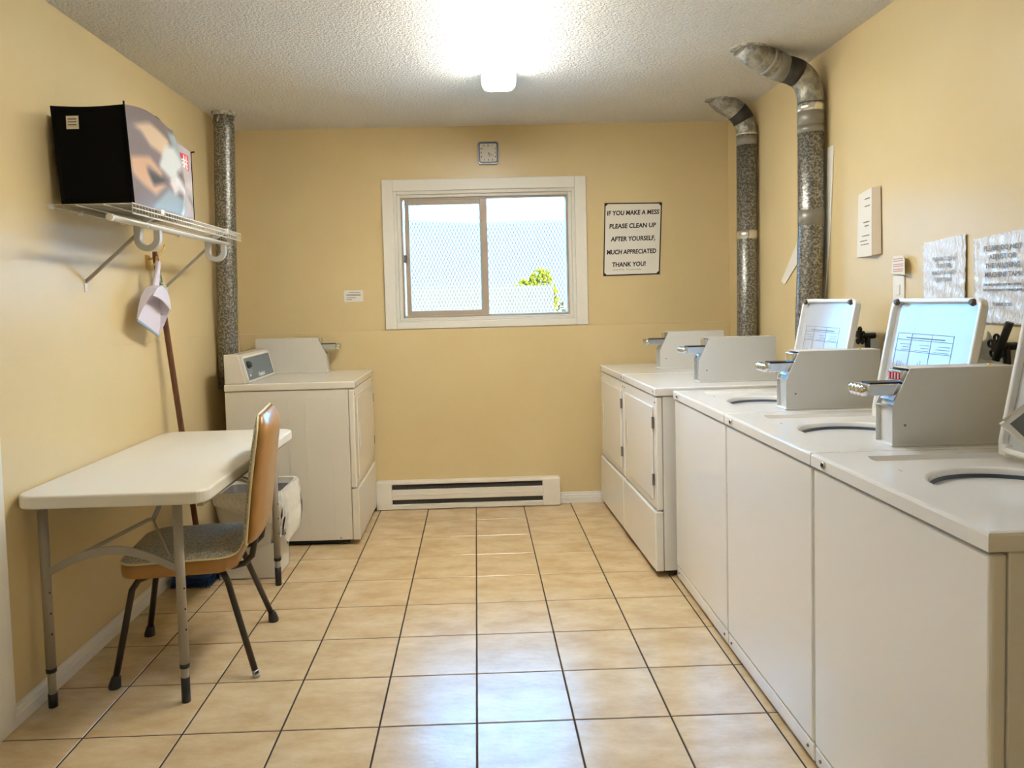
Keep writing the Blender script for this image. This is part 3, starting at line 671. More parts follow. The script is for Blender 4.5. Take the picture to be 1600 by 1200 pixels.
for n_ in range(1, 13):
    a = PI / 2 - n_ * PI / 6; k_ = .044 / max(abs(math.cos(a)), abs(math.sin(a))); k_ = min(k_, .052)
    text(str(n_), .0155, INK, ck, face_back(cxc + math.cos(a) * k_, yS - .0294, czc + math.sin(a) * k_ - .0055), name='numeral', bold=.0003)
def hand(ang, ln, w_, y, nm): MB().prism(strip((cxc, czc), (cxc + math.sin(ang) * ln, czc + math.cos(ang) * ln), w_), 'y', y, y + .0006).build(nm, HINGE, ck)
hand(math.radians(160), .024, .0022, yS - .0305, 'hour_hand'); hand(math.radians(122), .036, .0015, yS - .0312, 'minute_hand')
cd = thing('note_card', (-.745, yS, 1.33), 'small white printed card on the end wall left of the window', 'card')
MB().box(-.806, -.684, yS - .004, yS - .0003, 1.334, 1.408).build('card', PAPER, cd, bevel=.001)
for z, a, b in ((1.392, -.775, -.705), (1.380, -.79, -.70), (1.374, -.79, -.70), (1.360, -.79, -.73), (1.348, -.79, -.755)):
    MB().box(a, b, yS - .0044, yS - .0038, z, z + .0032).build('print_line', INKGREY, cd)

# ------------------------------------------------------------------ wire shelf on the left wall
SY0, SY1, SXF, SZ = .405, 1.585, -1.172, 1.695
sh_ = thing('wire_shelf', (XL, (SY0 + SY1) / 2, 1.43), 'white wire shelf with hanging rod on the left wall', 'shelf')
for i in range(20):
    x = XL + .008 + i * (SXF - XL - .012) / 19
    if i % 6 == 0 or i == 19: pass
n = 48
for i in range(n):
    y = SY0 + (SY1 - SY0) * i / (n - 1)
    MB().tube([(XL + .006, y, SZ), (SXF - .002, y, SZ), (SXF, y, SZ - .003), (SXF, y, SZ - .036)], .0012, 6).build('shelf_wire', WIRE, sh_)
for x, z in ((XL + .006, SZ - .003), (XL + .11, SZ - .003), (XL + .205, SZ - .003), (SXF + .002, SZ), (SXF + .002, SZ - .016), (SXF + .002, SZ - .036)):
    MB().tube([(x, SY0 - .006, z), (x, SY1 + .006, z)], .0027, 8).build('long_wire', WIRE, sh_)
for y in (SY0 + .02, .62, .95, 1.3, 1.55):
    MB().box(XL, XL + .014, y - .008, y + .008, SZ - .012, SZ + .006).build('wall_clip', WIRE, sh_, bevel=.002)
RX, RZ = -1.222, 1.640
MB().tube([(RX, .345, RZ), (RX, 1.545, RZ)], .0105, 14).build('hanging_rod', WIRE, sh_)
MB().tube([(RX, .337, RZ), (RX, .350, RZ)], .0125, 14).tube([(RX, .60, RZ), (RX, .625, RZ)], .0122, 14).build('rod_sleeve', WIRE, sh_)
for yb in (.640, 1.378):
    # loop bracket holding the rod: strap down from the front lip and a flat ring
    cxr, czr, ro, ri = -1.226, 1.592, .050, .026
    nseg = 20; ringpts = []
    outer = [(cxr + ro * math.cos(a), czr + ro * math.sin(a)) for a in [PI * (1.0 + i / nseg) for i in range(nseg + 1)]]
    inner = [(cxr + ri * math.cos(a), czr + ri * math.sin(a)) for a in [PI * (2.0 - i / nseg) for i in range(nseg + 1)]]
    hook = MB().prism(outer + [(cxr + ro, czr + .030), (cxr + ri, czr + .030)] + inner + [(cxr - ri + .006, czr + .045), (SXF + .004, SZ - .008), (SXF - .016, SZ - .002), (cxr - ro, czr + .05)], 'y', yb - .012, yb + .012)
    hk = hook.build('rod_hook', GREYPL, sh_, bevel=.002)
    MB().prism(strip((XL + .004, 1.432), (cxr - ro + .004, czr + .012), .006), 'y', yb - .0065, yb + .0065).build('strut', STRUT, sh_, bevel=.002)
    MB().box(XL, XL + .004, yb - .010, yb + .010, 1.392, 1.440).build('strut_plate', WIRE, sh_, bevel=.001)
    MB().box(SXF - .006, SXF + .008, yb - .014, yb + .014, SZ - .014, SZ + .006).build('lip_clip', WIRE, sh_, bevel=.002)
# bag on the shelf
BX0, BX1, BY0, BY1, BZ0, BZ1 = -1.440, -1.190, .445, 1.005, SZ + .004, 2.045
bag = thing('shopping_bag', ((BX0 + BX1) / 2, .72, BZ0), 'large black and grey printed shopping bag on the wire shelf', 'bag')
def inpoly(x, y, P):
    c = False; j = len(P) - 1
    for i in range(len(P)):
        if (P[i][1] > y) != (P[j][1] > y) and x < (P[j][0] - P[i][0]) * (y - P[i][1]) / (P[j][1] - P[i][1]) + P[i][0]: c = not c
        j = i
    return c
def crop(pts):      # print-space: u 0..1 from near to far, v 0..1 from bottom to top
    out = []
    for x, y in pts:
        u = (x - 215 - (y - 90) * .05) / (600 - .05 * (y - 90)); top = 95 + 330 * u; bot = 965 + 150 * u
        out.append((u, 1 - (y - top) / (bot - top)))
    return out
shapes = [
 (crop([(200, 90), (520, 180), (640, 330), (600, 450), (300, 260), (215, 250)]), (118, 106, 104)),
 (crop([(270, 285), (400, 290), (570, 420), (500, 560), (390, 480), (330, 350)]), (206, 180, 150)),
 (crop([(510, 480), (600, 455), (655, 520), (640, 640), (580, 770), (450, 650)]), (206, 210, 206)),
 (crop([(560, 330), (640, 350), (690, 520), (650, 620), (600, 470)]), (152, 166, 168)),
 (crop([(245, 550), (380, 570), (480, 715), (472, 742), (385, 655), (352, 640), (362, 700), (405, 805), (500, 785), (522, 800), (430, 890), (330, 800), (258, 700)]), (206, 168, 138)),
 (crop([(365, 690), (480, 742), (540, 790), (500, 790), (410, 810)]), (70, 68, 70)),
 (crop([(540, 770), (600, 740), (640, 850), (600, 880)]), (220, 210, 205)),
 (crop([(400, 1000), (540, 840), (680, 920), (695, 1070)]), (150, 166, 172)),
 (crop([(655, 350), (830, 410), (820, 1110), (700, 1080), (720, 900), (650, 700)]), (188, 178, 178)),
 (crop([(760, 860), (815, 960), (815, 990), (755, 890)]), (110, 104, 104)),
 (crop([(720, 760), (815, 700), (812, 850)]), (208, 200, 198)),
 (crop([(600, 690), (640, 740), (700, 870), (722, 970), (690, 1075), (662, 1070), (690, 960), (660, 870), (600, 760)]), (222, 222, 222)),
 (crop([(640, 690), (665, 760), (712, 880), (705, 890), (650, 770), (620, 690)]), (120, 104, 102)),
 (crop([(692, 448), (782, 470), (776, 630), (740, 608), (700, 500)]), (216, 66, 72)),
]
lo_ = lambda a, b, c_, d_: crop([(a, b), (c_, d_)])
strokes = [((725, 475), (728, 590)), ((752, 480), (750, 600)), ((712, 512), (765, 525)), ((715, 545), (762, 558)), ((735, 560), (722, 585)), ((748, 565), (760, 600))]
strokes = [(crop([a])[0], crop([b])[0]) for a, b in strokes]
JIT = [(0, 0), (.02, 0), (-.02, 0), (0, .03), (0, -.03), (.013, .02), (-.013, .02), (.013, -.02), (-.013, -.02)]
def pcol(u, v):
    acc = [0, 0, 0]
    for ju, jv in JIT:
        c = (128, 116, 116)
        for P_, col in shapes[:-1]:
            if inpoly(u + ju, v + jv, P_): c = col
        for k_ in range(3): acc[k_] += c[k_] / len(JIT)
    c = tuple(acc)
    if inpoly(u, v, shapes[-1][0]): c = shapes[-1][1]
    for a, b in strokes:
        A, B = Vector(a), Vector(b); p = Vector((u, v)); t_ = max(0, min(1, (p - A).dot(B - A) / (B - A).length_squared))
        if (p - A - (B - A) * t_).length < .0095: c = (244, 236, 234)
    return srgb(*c)
def bagtop(u): return BZ1 + .022 * math.sin(PI * min(u / .62, 1)) - .028 * max(0, (u - .62) / .38) ** 1.0 - (.02 if u > .72 else .02 * max(0, (u - .66) / .06))
def front(u, v):
    x = BX1 + .006 + (.016 * math.sin(PI * u) + .018 * math.exp(-((u - .72 + .1 * (v - .5)) / .05) ** 2) - .014 * math.exp(-((u - .80 + .1 * (v - .5)) / .05) ** 2)) * (math.sin(PI * v * .85 + .2)) - .01 * v
    return (x, BY0 + (BY1 - BY0) * u - .02 * v * (1 - u) + .02 * v * u, BZ0 + (bagtop(u) - BZ0) * v)
fo = MB().grid(front, 150, 110).build('printed_face', BAGPRINT, bag, solid=.0015)
ca = fo.data.color_attributes.new('print', 'FLOAT_COLOR', 'POINT')
nu, nv = 150, 110
inv = WM[bag.name]
for i, vtx in enumerate(fo.data.vertices):
    p = inv @ vtx.co
    # recover u,v from the world position
    u = (p.y - BY0) / (BY1 - BY0); 
    for _ in range(4):
        v = (p.z - BZ0) / (bagtop(max(0, min(1, u))) - BZ0); u = (p.y - BY0 + .02 * v) / (BY1 - BY0 + .04 * v)
    ca.data[i].color = (*pcol(u, v), 1)
blk = MB()
def nearf(u, v): return (BX0 - .012 * v + (BX1 - BX0 + .012 * v - .006 * v) * u, BY0 - .02 * v + .010 * math.sin(PI * u) * math.sin(PI * v) , BZ0 + (BZ1 - BZ0 - .006 * math.sin(PI * u)) * v)
MB().grid(nearf, 14, 14).build('end_panel', BAGBLACK, bag, solid=.002)
def farf(u, v): return (BX0 + (BX1 - BX0) * u, BY1 + .02 * v, BZ0 + (bagtop(1) - BZ0) * v)
MB().grid(farf, 10, 10).build('end_panel', BAGBLACK, bag, solid=.002)
def backf(u, v): return (BX0 - .012 * v, BY0 + (BY1 - BY0) * u, BZ0 + (BZ1 - .02 - BZ0) * v)
MB().grid(backf, 10, 10).build('back_panel', BAGBLACK, bag, solid=.002)
MB().box(BX0, BX1 + .006, BY0 + .002, BY1 - .002, BZ0, BZ0 + .004).build('bag_base', BAGBLACK, bag)
def edgept(v): return front(0, v)
MB().tube([front(0, i / 12) for i in range(13)] + [tuple(Vector(front(0, 1)) + Vector((0, 0, .012)))], .0035, 8).build('edge_binding', BAGBLACK, bag)
MB().tube([front(1, i / 12) for i in range(13)] + [tuple(Vector(front(1, 1)) + Vector((.012, .01, .004)))], .0035, 8).build('edge_binding', BAGBLACK, bag)
MB().tube([tuple(Vector(front(.40 + i * .02, 1)) + Vector((-.01, 0, .006 * math.sin(PI * i / 8)))) for i in range(9)], .005, 8).build('carry_handle', BAGBLACK, bag)
lb = MB().box(-1.398, -1.355, BY0 - .021, BY0 - .0195, 1.962, 2.008).build('care_label', PAPER, bag)
for z in (1.995, 1.985, 1.975): MB().box(-1.392, -1.362, BY0 - .0216, BY0 - .0208, z, z + .004).build('label_print', INKGREY, bag)

# ------------------------------------------------------------------ hook, broom and dustpan
hk = thing('wall_hook', (XL, 1.18, 1.53), 'brass coat hook holding the broom and dustpan', 'hook')
MB().box(XL, XL + .004, 1.165, 1.199, 1.50, 1.57).build('hook_plate', BRASS, hk, bevel=.002)
MB().tube([(XL + .002, 1.175, 1.515), (XL + .03, 1.160, 1.508), (XL + .062, 1.135, 1.53), (XL + .07, 1.128, 1.556)], [.005, .0045, .004, .005], 8).build('lower_prong', BRASS, hk)
MB().tube([(XL + .002, 1.19, 1.55), (XL + .03, 1.215, 1.555), (XL + .055, 1.235, 1.59), (XL + .06, 1.24, 1.62)], [.005, .004, .0035, .003], 8).build('upper_prong', BRASS, hk)
bp0, bp1 = Vector((XL + .030, 1.200, 1.585)), Vector((-1.350, 1.345, .05))
br = thing('broom', (bp1.x, bp1.y, 0), 'wooden-handled broom with blue head leaning on the left wall', 'broom')
MB().tube([bp0, bp0.lerp(bp1, .02), bp1], [.010, .013, .0135], 12).build('handle', WOOD, br)
MB().tube([bp0.lerp(bp1, .055), bp0.lerp(bp1, .155)], .0148, 12).build('grip_wrap', GREENWRAP, br)
MB().tube([bp0.lerp(bp1, .155), bp0.lerp(bp1, .185)], .0146, 12).build('red_wrap', mat('red_wrap', srgb(110, 52, 40), .6), br)
hd = MB().prism(rrect(-1.44, -1.262, 1.185, 1.36, .03), 'z', .045, .072).build('broom_head', BLUEPL, br, bevel=.006)
MB().tube([(bp1.x, bp1.y, .06), tuple(bp1.lerp(bp0, .05))], [.024, .018], 12).build('head_socket', BLUEPL, br)
bs = MB()
for i in range(18):
    for j in range(12):
        x, y = -1.432 + i * .0096, 1.192 + j * .0145
        bs.tube([(x, y, .046), (x + (i - 8.5) * .0011, y - (5.5 - j) * .001, .002)], .0028, 5)
bs.build('bristles', BLUEPL, br)['kind'] = 'stuff'
# dustpan: built flat in a local frame (a across, b down, c out from the wall) then tilted
dp = thing('dustpan', (XL + .066, 1.05, 1.19), 'white plastic dustpan hanging from the brass hook', 'dustpan')
TL = math.radians(21); O = Vector((XL + .066, 1.124, 1.535))
def DP(a, b, c): # a to the far side (+Y), b downwards
    a *= .9; b *= .96
    return (O.x + c, O.y + a * math.cos(TL) - b * math.sin(TL), O.z - a * math.sin(TL) - b * math.cos(TL))
OUT = [(-.030, .135), (-.075, .165), (-.110, .215), (-.122, .275), (-.120, .330), (.120, .330), (.122, .275), (.110, .215), (.075, .165), (.030, .135)]
m = MB(); m.rings([[DP(a, b, 0) for a, b in OUT], [DP(a, b, .004) for a, b in OUT]], close0=True, close1=True); m.build('pan_floor', LAV, dp, bevel=.001)
wl = MB()
edge = OUT[4::-1] ; edge = [(-.120, .330), (-.122, .275), (-.110, .215), (-.075, .165), (-.030, .135), (.030, .135), (.075, .165), (.110, .215), (.122, .275), (.120, .330)]
hts = [.004, .022, .042, .052, .055, .055, .052, .042, .022, .004]
for i in range(len(edge) - 1):
    (a0, b0), (a1, b1) = edge[i], edge[i + 1]; s0, s1 = .97, .97
    def q4(a, b, h_): return [DP(a, b, .002), DP(a, b, h_), DP(a * .97, b * .985 + .003, h_), DP(a * .97, b * .985 + .003, .002)]
    wl.rings([q4(a0, b0, hts[i]), q4(a1, b1, hts[i + 1])], close0=(i == 0), close1=(i == len(edge) - 2))
wl.build('pan_wall', LAV, dp)
hdm = MB(); hood = [(-.11, .215), (-.075, .165), (-.03, .135), (.03, .135), (.075, .165), (.11, .215), (.06, .205), (0, .20), (-.06, .205)]
hdm.rings([[DP(a, b, .047) for a, b in hood], [DP(a, b, .053) for a, b in hood]], close0=True, close1=True); hdm.build('pan_hood', LAV, dp, bevel=.002)
hn = [(-.014, .0), (.014, .0), (.017, .06), (.030, .145), (-.030, .145), (-.017, .06)]
hnm = MB(); hnm.rings([[DP(a, b, .004) for a, b in hn], [DP(a, b, .02) for a, b in hn]], close0=True, close1=True); hnm.build('pan_handle', LAV, dp, bevel=.005)
lpm = MB(); lpo = [(-.121, .328), (.121, .328), (.119, .338), (-.119, .338)]
lpm.rings([[DP(a, b, -.001) for a, b in lpo], [DP(a, b, .005) for a, b in lpo]], close0=True, close1=True); lpm.build('rubber_lip', LAVEDGE, dp)

# ------------------------------------------------------------------ folding table
TZ = .733
tb = thing('folding_table', (-1.155, .69, 0), 'white plastic folding table against the left wall', 'table')
MB().prism(rrect(-1.467, -.853, .103, 1.272, .065, 8), 'z', TZ - .043, TZ).build('table_top', TABLETOP, tb, bevel=.008, seg=3)
MB().box(-1.43, -1.41, .16, 1.22, TZ - .062, TZ - .043).box(-.90, -.88, .16, 1.22, TZ - .062, TZ - .043).build('side_rail', LEGGREY, tb)
for yl, xa, xb in ((.19, -1.418, -.976), (1.198, -1.400, -.938)):
    lg = MB(); 
    for x in (xa, xb):
        leg = MB().tube([(x, yl, .125), (x, yl, TZ - .05)], .0155, 14).build('leg', LEGGREY, tb)
        MB().tube([(x, yl, .03), (x, yl, .14)], .0125, 14).build('leg_extension', LEGGREY, leg)
        MB().tube([(x, yl, 0), (x, yl, .045 if x == xa else .085)], .0145, 14).build('foot_cap', BLACK, leg)
        MB().tube([(x, yl, .118), (x, yl, .132)], .0163, 14).build('leg_collar', BLACK, leg)
        hm_ = MB()
        for z in (.25, .32, .39): hm_.tube([(x + .0135, yl - .008, z), (x + .0148, yl - .0095, z)], .003, 8)
        hm_.build('adjust_hole', BLACK, leg)
    # arched flat brace
    n = 18; top_, bot_ = [], []
    for i in range(n + 1):
        u = i / n; x = xa + (xb - xa) * u; z = .452 + .072 * math.sin(PI * u)
        top_.append((x, z + .014)); bot_.append((x, z - .014))
    MB().prism(top_ + bot_[::-1], 'y', yl - .006, yl + .006).build('arched_brace', LEGGREY, tb, bevel=.002)
    s_ = 1 if yl < .7 else -1
    xm = (xa + xb) / 2
    MB().tube([(xa + .03, yl + s_ * .004, .47), (xm + .05, yl + s_ * .16, .575), (xm + .065, yl + s_ * .165, .578)], .007, 8).build('fold_brace', LEGGREY, tb)
    MB().tube([(xb - .02, yl + s_ * .004, .462), (xm + .065, yl + s_ * .165, .578)], .004, 8).build('fold_link', LEGGREY, tb)
    MB().tube([(xm + .065, yl + s_ * .165, .572), (xm + .09, yl + s_ * .26, TZ - .045)], .0085, 10).build('fold_strut', LEGGREY, tb)
    MB().tube([(xm + .082, yl + s_ * .225, TZ - .085), (xm + .086, yl + s_ * .243, TZ - .065)], .0115, 10).build('lock_ring', BLACK, tb)

# ------------------------------------------------------------------ chair
CH = thing('dining_chair', (-1.055, .535, 0), 'vintage tan vinyl chair with patterned seat pulled up to the table', 'chair', rz=PI + math.radians(8.1))
# local: +x forward (towards the wall), +y to the right-hand... z up
def cushion(x0, x1, y0, y1, z0, z1, r): return rrect(x0, x1, y0, y1, r, 6)
seat = rrect(-.178, .224, -.205, .205, .07, 7)
def scl(P_, k, cx=0, cy=0): return [(cx + (x - cx) * k, cy + (y - cy) * k) for x, y in P_]
MB().rings([[(x, y, .372) for x, y in scl(seat, .93)], [(x, y, .378) for x, y in scl(seat, .985)], [(x, y, .40) for x, y in seat], [(x, y, .426) for x, y in scl(seat, .99)]], True, close0=True, close1=True).build('seat_side', VINYL, CH, local=True)
def dome(k, z): return [(x, y, z) for x, y in scl(seat, k)]
st = MB().rings([dome(.985, .425), dome(.97, .436), dome(.85, .448), dome(.6, .457), dome(.3, .461)], True, close1=True).build('seat', FABRIC, CH, local=True)
MB().tube([(x, y, .4285) for x, y in scl(seat, .99)] + [(scl(seat, .99)[0][0], scl(seat, .99)[0][1], .4285)], .004, 6, caps=False).build('piping', PIPING, st, local=True)
# backrest: curved slab leaning back
def bk(s, t_, off):   # s -1..1 across, t 0..1 up, off towards the rear
    z = .452 + .475 * t_
    wdt = .188 + .024 * math.sin(PI * min(1, t_ * .9 + .12)) ; wdt *= 1 - .18 * max(0, (t_ - .88) / .12) ** 2 - .25 * max(0, (.1 - t_) / .1) ** 2
    y = s * wdt; lean = -.205 - .055 * t_ - .008 * t_ * t_
    cv = .006 * (s * s)
    th = .060 * (1 - .55 * max(0, (t_ - .85) / .15) ** 2 - .4 * max(0, (.12 - t_) / .12) ** 2) * (1 - .35 * abs(s) ** 4)
    return Vector((lean + cv - off * th, y, z + .008 * (1 - s * s) * (1 if t_ > .98 else 0)))
def backshell(o0, o1, name, m, par):
    nu, nv = 16, 20; mbb = MB()
    mbb.grid(lambda u, v: bk(-1 + 2 * u, v, o1), nu, nv)
    mbb.grid(lambda u, v: bk(-1 + 2 * u, v, o0), nu, nv)
    per = [(-1 + 2 * i / nu, 0) for i in range(nu)] + [(1, j / nv) for j in range(nv)] + [(1 - 2 * i / nu, 1) for i in range(nu)] + [(-1, 1 - j / nv) for j in range(nv)]
    mbb.rings([[bk(s, t_, o0) for s, t_ in per], [bk(s, t_, o1) for s, t_ in per]], True)
    return mbb.build(name, m, par, local=True, subdiv=1)
bkr = backshell(.40, 1.0, 'backrest', VINYL, CH)
backshell(0, .42, 'backrest_fabric', FABRIC, bkr)
nu, nv = 16, 20
per = [(-1 + 2 * i / nu, 0) for i in range(nu)] + [(1, j / nv) for j in range(nv)] + [(1 - 2 * i / nu, 1) for i in range(nu)] + [(-1, 1 - j / nv) for j in range(nv)] + [(-1, 0)]
MB().tube([bk(s * 1.005, t_, .41) for s, t_ in per], .0042, 6, caps=False).build('back_piping', PIPING, bkr, local=True)
for sy in (-1, 1):
    l1 = MB().tube([(.13, sy * .135, .365), (.165, sy * .15, .355), (.185, sy * .16, .325), (.243, sy * .205, .012)], .0115, 12).build('leg', LEGBROWN, CH, local=True)
    MB().tube([(.243, sy * .205, 0), (.243, sy * .205, .008), (.239, sy * .202, .03), (.236, sy * .20, .04)], [.021, .021, .017, .0135], 12).build('rubber_foot', BLACK, l1, local=True)
    l2 = MB().tube([(-.10, sy * .135, .366), (-.125, sy * .15, .355), (-.14, sy * .16, .33), (-.238, sy * .235, .012)], .0115, 12).build('leg', LEGBROWN, CH, local=True)
    if sy < 0: MB().tube([(-.238, sy * .235, 0), (-.238, sy * .235, .008), (-.234, sy * .232, .03), (-.231, sy * .23, .04)], [.021, .021, .017, .0135], 12).build('rubber_foot', BLACK, l2, local=True)
    else: MB().tube([(-.2395, sy * .2365, 0), (-.234, sy * .232, .025)], .0118, 12).build('worn_foot', STEEL, l2, local=True)
    MB().tube([(-.06, sy * .115, .367), (-.15, sy * .115, .366), (-.195, sy * .115, .375), (-.222, sy * .115, .402), (-.232, sy * .112, .45), (-.25, sy * .11, .55)], .0115, 12).build('back_support', LEGBROWN, CH, local=True)
MB().tube([(.15, -.14, .363), (.15, .14, .363)], .0115, 10).tube([(-.11, -.14, .363), (-.11, .14, .363)], .0115, 10).build('under_frame', LEGBROWN, CH, local=True)

# ------------------------------------------------------------------ waste bin, its liner and the low box
bi = thing('waste_bin', (-1.105, 1.43, 0), 'white tapered plastic waste bin behind the chair', 'bin')
def br_(x0, x1, y0, y1, z, r=.03): return [(x, y, z) for x, y in rrect(x0, x1, y0, y1, r, 5)]
MB().rings([br_(-1.19, -1.02, 1.30, 1.47, .008), br_(-1.27, -.935, 1.285, 1.585, .40), br_(-1.28, -.925, 1.275, 1.595, .402), br_(-1.28, -.925, 1.275, 1.595, .425), br_(-1.268, -.937, 1.287, 1.583, .425), br_(-1.262, -.942, 1.292, 1.578, .39)], False, close0=True).build('bin_body', BINW, bi)
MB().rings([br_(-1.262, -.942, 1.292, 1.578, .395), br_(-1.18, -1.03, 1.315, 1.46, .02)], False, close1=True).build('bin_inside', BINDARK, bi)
ln = MB(); N = 96; per = rrect(-1.284, -.921, 1.271, 1.599, .035, 23)
rnd = random.Random(9)
def wob(i, k): return .006 * math.sin(i * .9 + k) + .004 * math.sin(i * 2.3 + k * 2)
rgs = []
cxb, cyb = -1.1025, 1.435
for j in range(9):
    t_ = j / 8; rg = []
    for i, (x, y) in enumerate(per):
        right_ = max(0, (x - cxb) / .18); far_ = max(0, (y - cyb) / .16)
        drop = (.03 + .20 * right_ ** 1.5 + .03 * math.sin(i * .35)) * max(0, t_ - .2) / .8
        puff = 1 + (.0 if t_ < .25 else .06 * math.sin(PI * (t_ - .25)) * right_ - .05 * max(0, t_ - .6) * right_)
        ins = .92 if j == 0 else (.985 if j == 1 else 1.0)
        k_ = ins * puff
        z = (.375 if j == 0 else .428 if j == 1 else .428 - drop) + (wob(i, j) * .6 if j > 1 else 0)
        rg.append((cxb + (x - cxb) * k_ + (wob(i, j * 1.7) * (1 if j > 1 else 0) * right_), cyb + (y - cyb) * k_ + wob(i + 5, j * 1.3) * (.6 if j > 1 else 0) * right_, z))
    rgs.append(rg)
ln.rings(rgs, True); lo2 = ln.build('bin_liner', LINER); tag(lo2, 'crumpled white plastic liner hanging over the waste bin rim', 'bag')
bx = thing('low_box', (-1.105, 1.385, 0), 'low white plastic box with scooped front around the bin base', 'box')
X0, X1, Y0, Y1, H = -1.245, -.962, 1.282, 1.495, .225
fp = [(X0, 0), (X1, 0), (X1, .16)]
for i in range(13):
    u = i / 12; fp.append((X1 - .0 - (X1 - X0) * u, .16 - .012 * math.sin(PI * u) + (H - .16) * max(0, abs(2 * u - 1) - .35) / .65 * (1 if u > .5 else .25)))
MB().prism(fp, 'y', Y0, Y0 + .004).build('front_wall', BINW, bx)
MB().prism([(Y0, 0), (Y1, 0), (Y1, H), (Y0 + .06, H), (Y0, .175)], 'x', X1 - .004, X1).build('side_wall', BINW, bx)
MB().prism([(Y0, 0), (Y1, 0), (Y1, H), (Y0 + .06, H), (Y0, .215)], 'x', X0, X0 + .004).build('side_wall', BINW, bx)
MB().box(X0, X1, Y1 - .004, Y1, 0, H).build('back_wall', BINW, bx); MB().box(X0, X1, Y0, Y1, 0, .004).build('box_floor', BINW, bx)
MB().tube([(x, Y0 + .002, z + .001) for x, z in fp[2:]], .004, 6).build('scooped_rim', BINW, bx)

# ------------------------------------------------------------------ notices and fittings on the right wall
fn = thing('folded_notice', (XR, .78, 1.46), 'tall folded paper notice curling off the right wall', 'paper')
MB().rings([[(XR - .001, .876, 1.462), (XR - .002, .862, 1.725), (XR - .003, .862, 1.725), (XR - .002, .876, 1.462)], [(XR - .025, .718, 1.462), (XR - .025, .718, 1.735), (XR - .026, .717, 1.735), (XR - .026, .717, 1.462)]], close0=True, close1=True).build('flat_leaf', PAPER, fn)
MB().rings([[(XR - .025, .718, 1.462), (XR - .025, .718, 1.735), (XR - .026, .717, 1.735), (XR - .026, .717, 1.462)], [(XR - .004, .684, 1.468), (XR - .004, .690, 1.737), (XR - .005, .689, 1.737), (XR - .005, .683, 1.468)]], close0=True, close1=True).build('turned_leaf', PAPERSHADE, fn)
nl = MB()
for z, a, b in ((1.695, .12, .5), (1.665, .12, .5), (1.60, .15, .6), (1.585, .2, .5), (1.545, .15, .7), (1.525, .3, .85), (1.51, .2, .8)):
    P0, P1 = Vector((XR - .002, .868, z)), Vector((XR - .0265, .717, z)); 
    for k_ in range(5):
        u0 = 1 - (a + (b - a) * (k_ / 5)); u1 = u0 - (b - a) / 7
        A, B = P0.lerp(P1, u0), P0.lerp(P1, u1); nn = Vector((-.0012, -.0006, 0)); nl.rings([[A + nn, B + nn, B + nn + Vector((0, 0, .004)), A + nn + Vector((0, 0, .004))], [A, B, B + Vector((0, 0, .004)), A + Vector((0, 0, .004))]], close0=True, close1=True)
nl.build('faded_print', INKGREY, fn)
tn = thing('note_tag', (XR, .545, 1.375), 'small pink-lettered paper tag on the right wall above the switch', 'paper')
MB().rings([[(XR - .002, .618, 1.384), (XR - .002, .60, 1.44), (XR - .003, .575, 1.452)], [(XR - .022, .492, 1.376), (XR - .022, .492, 1.436), (XR - .020, .505, 1.45)]], close0=True, close1=True)
tgm = MB()
tp_ = [(.618, 1.384), (.49, 1.376), (.49, 1.43), (.505, 1.449), (.59, 1.452), (.603, 1.44)]
def tx(y): return XR - .003 - .022 * (.618 - y) / .128
tgm.rings([[(tx(y), y, z) for y, z in tp_], [(tx(y) + .001, y, z) for y, z in tp_]], close0=True, close1=True).build('tag_paper', PAPER, tn)
tl_ = MB()
for z in (1.437, 1.429, 1.416, 1.409, 1.397, 1.390): tl_.rings([[(tx(.595) - .001, .595, z), (tx(.505) - .001, .505, z), (tx(.505) - .001, .505, z + .003), (tx(.595) - .001, .595, z + .003)], [(tx(.595), .595, z), (tx(.505), .505, z), (tx(.505), .505, z + .003), (tx(.595), .595, z + .003)]], close0=True, close1=True)
tl_.build('pink_print', mat('pink_ink', srgb(196, 140, 140), .8), tn)
sw = thing('wall_switch', (XR, .56, 1.27), 'white switch plate on the right wall behind the open lid', 'switch')
MB().box(XR - .006, XR, .525, .60, 1.265, 1.374).build('plate', WHITE, sw, bevel=.002)
MB().box(XR - .010, XR - .005, .55, .575, 1.30, 1.34).build('rocker', WHITE, sw, bevel=.002)
def sleeve(name, y0, y1, z0, z1, label, skew, seed):
    t = thing(name, (XR, (y0 + y1) / 2, z0), label, 'poster'); rnd = random.Random(seed); ph = [rnd.uniform(0, 6) for _ in range(6)]
    def f(u, v):
        w_ = .0014 * math.sin(u * 41 + ph[0] + 5 * v) + .0012 * math.sin(v * 37 + ph[1] + 9 * u) + .001 * math.sin((u + v) * 67 + ph[2]) + .0008 * math.sin((u * 2 - v) * 83 + ph[3])
        return (XR - .007 + w_, y0 + (y1 - y0) * u, z0 + (z1 - z0) * v + skew * u * v)
    MB().grid(f, 46, 46).build('sheet', SLEEVE, t, solid=.0015)
    return t
s1 = sleeve('taped_poster', .402, .177, 1.20, 1.487, 'crinkled plastic-covered notice left of the taps notice', .012, 1)
s2 = sleeve('taped_poster', .133, -.16, 1.205, 1.477, 'crinkled plastic-covered MACHINE TAPS notice at the right edge', .02, 2)
for s_, z, sz in (('PLEASE DO NOT', 1.435, .022), ('ADJUST OR', 1.408, .022), ('THE WASHING', 1.380, .022), ('MACHINE TAPS', 1.352, .022), ('FOR ANY REASON AS IT MAY AFFECT', 1.325, .0095), ('THE WATER FLOW TO THE MACHINES', 1.308, .0095), ('THANK YOU', 1.262, .014)):
    text(s_, sz, mat('notice_ink', srgb(142, 146, 152), .8), s2, face_right(XR - .0125, .0, z), bold=.0004)
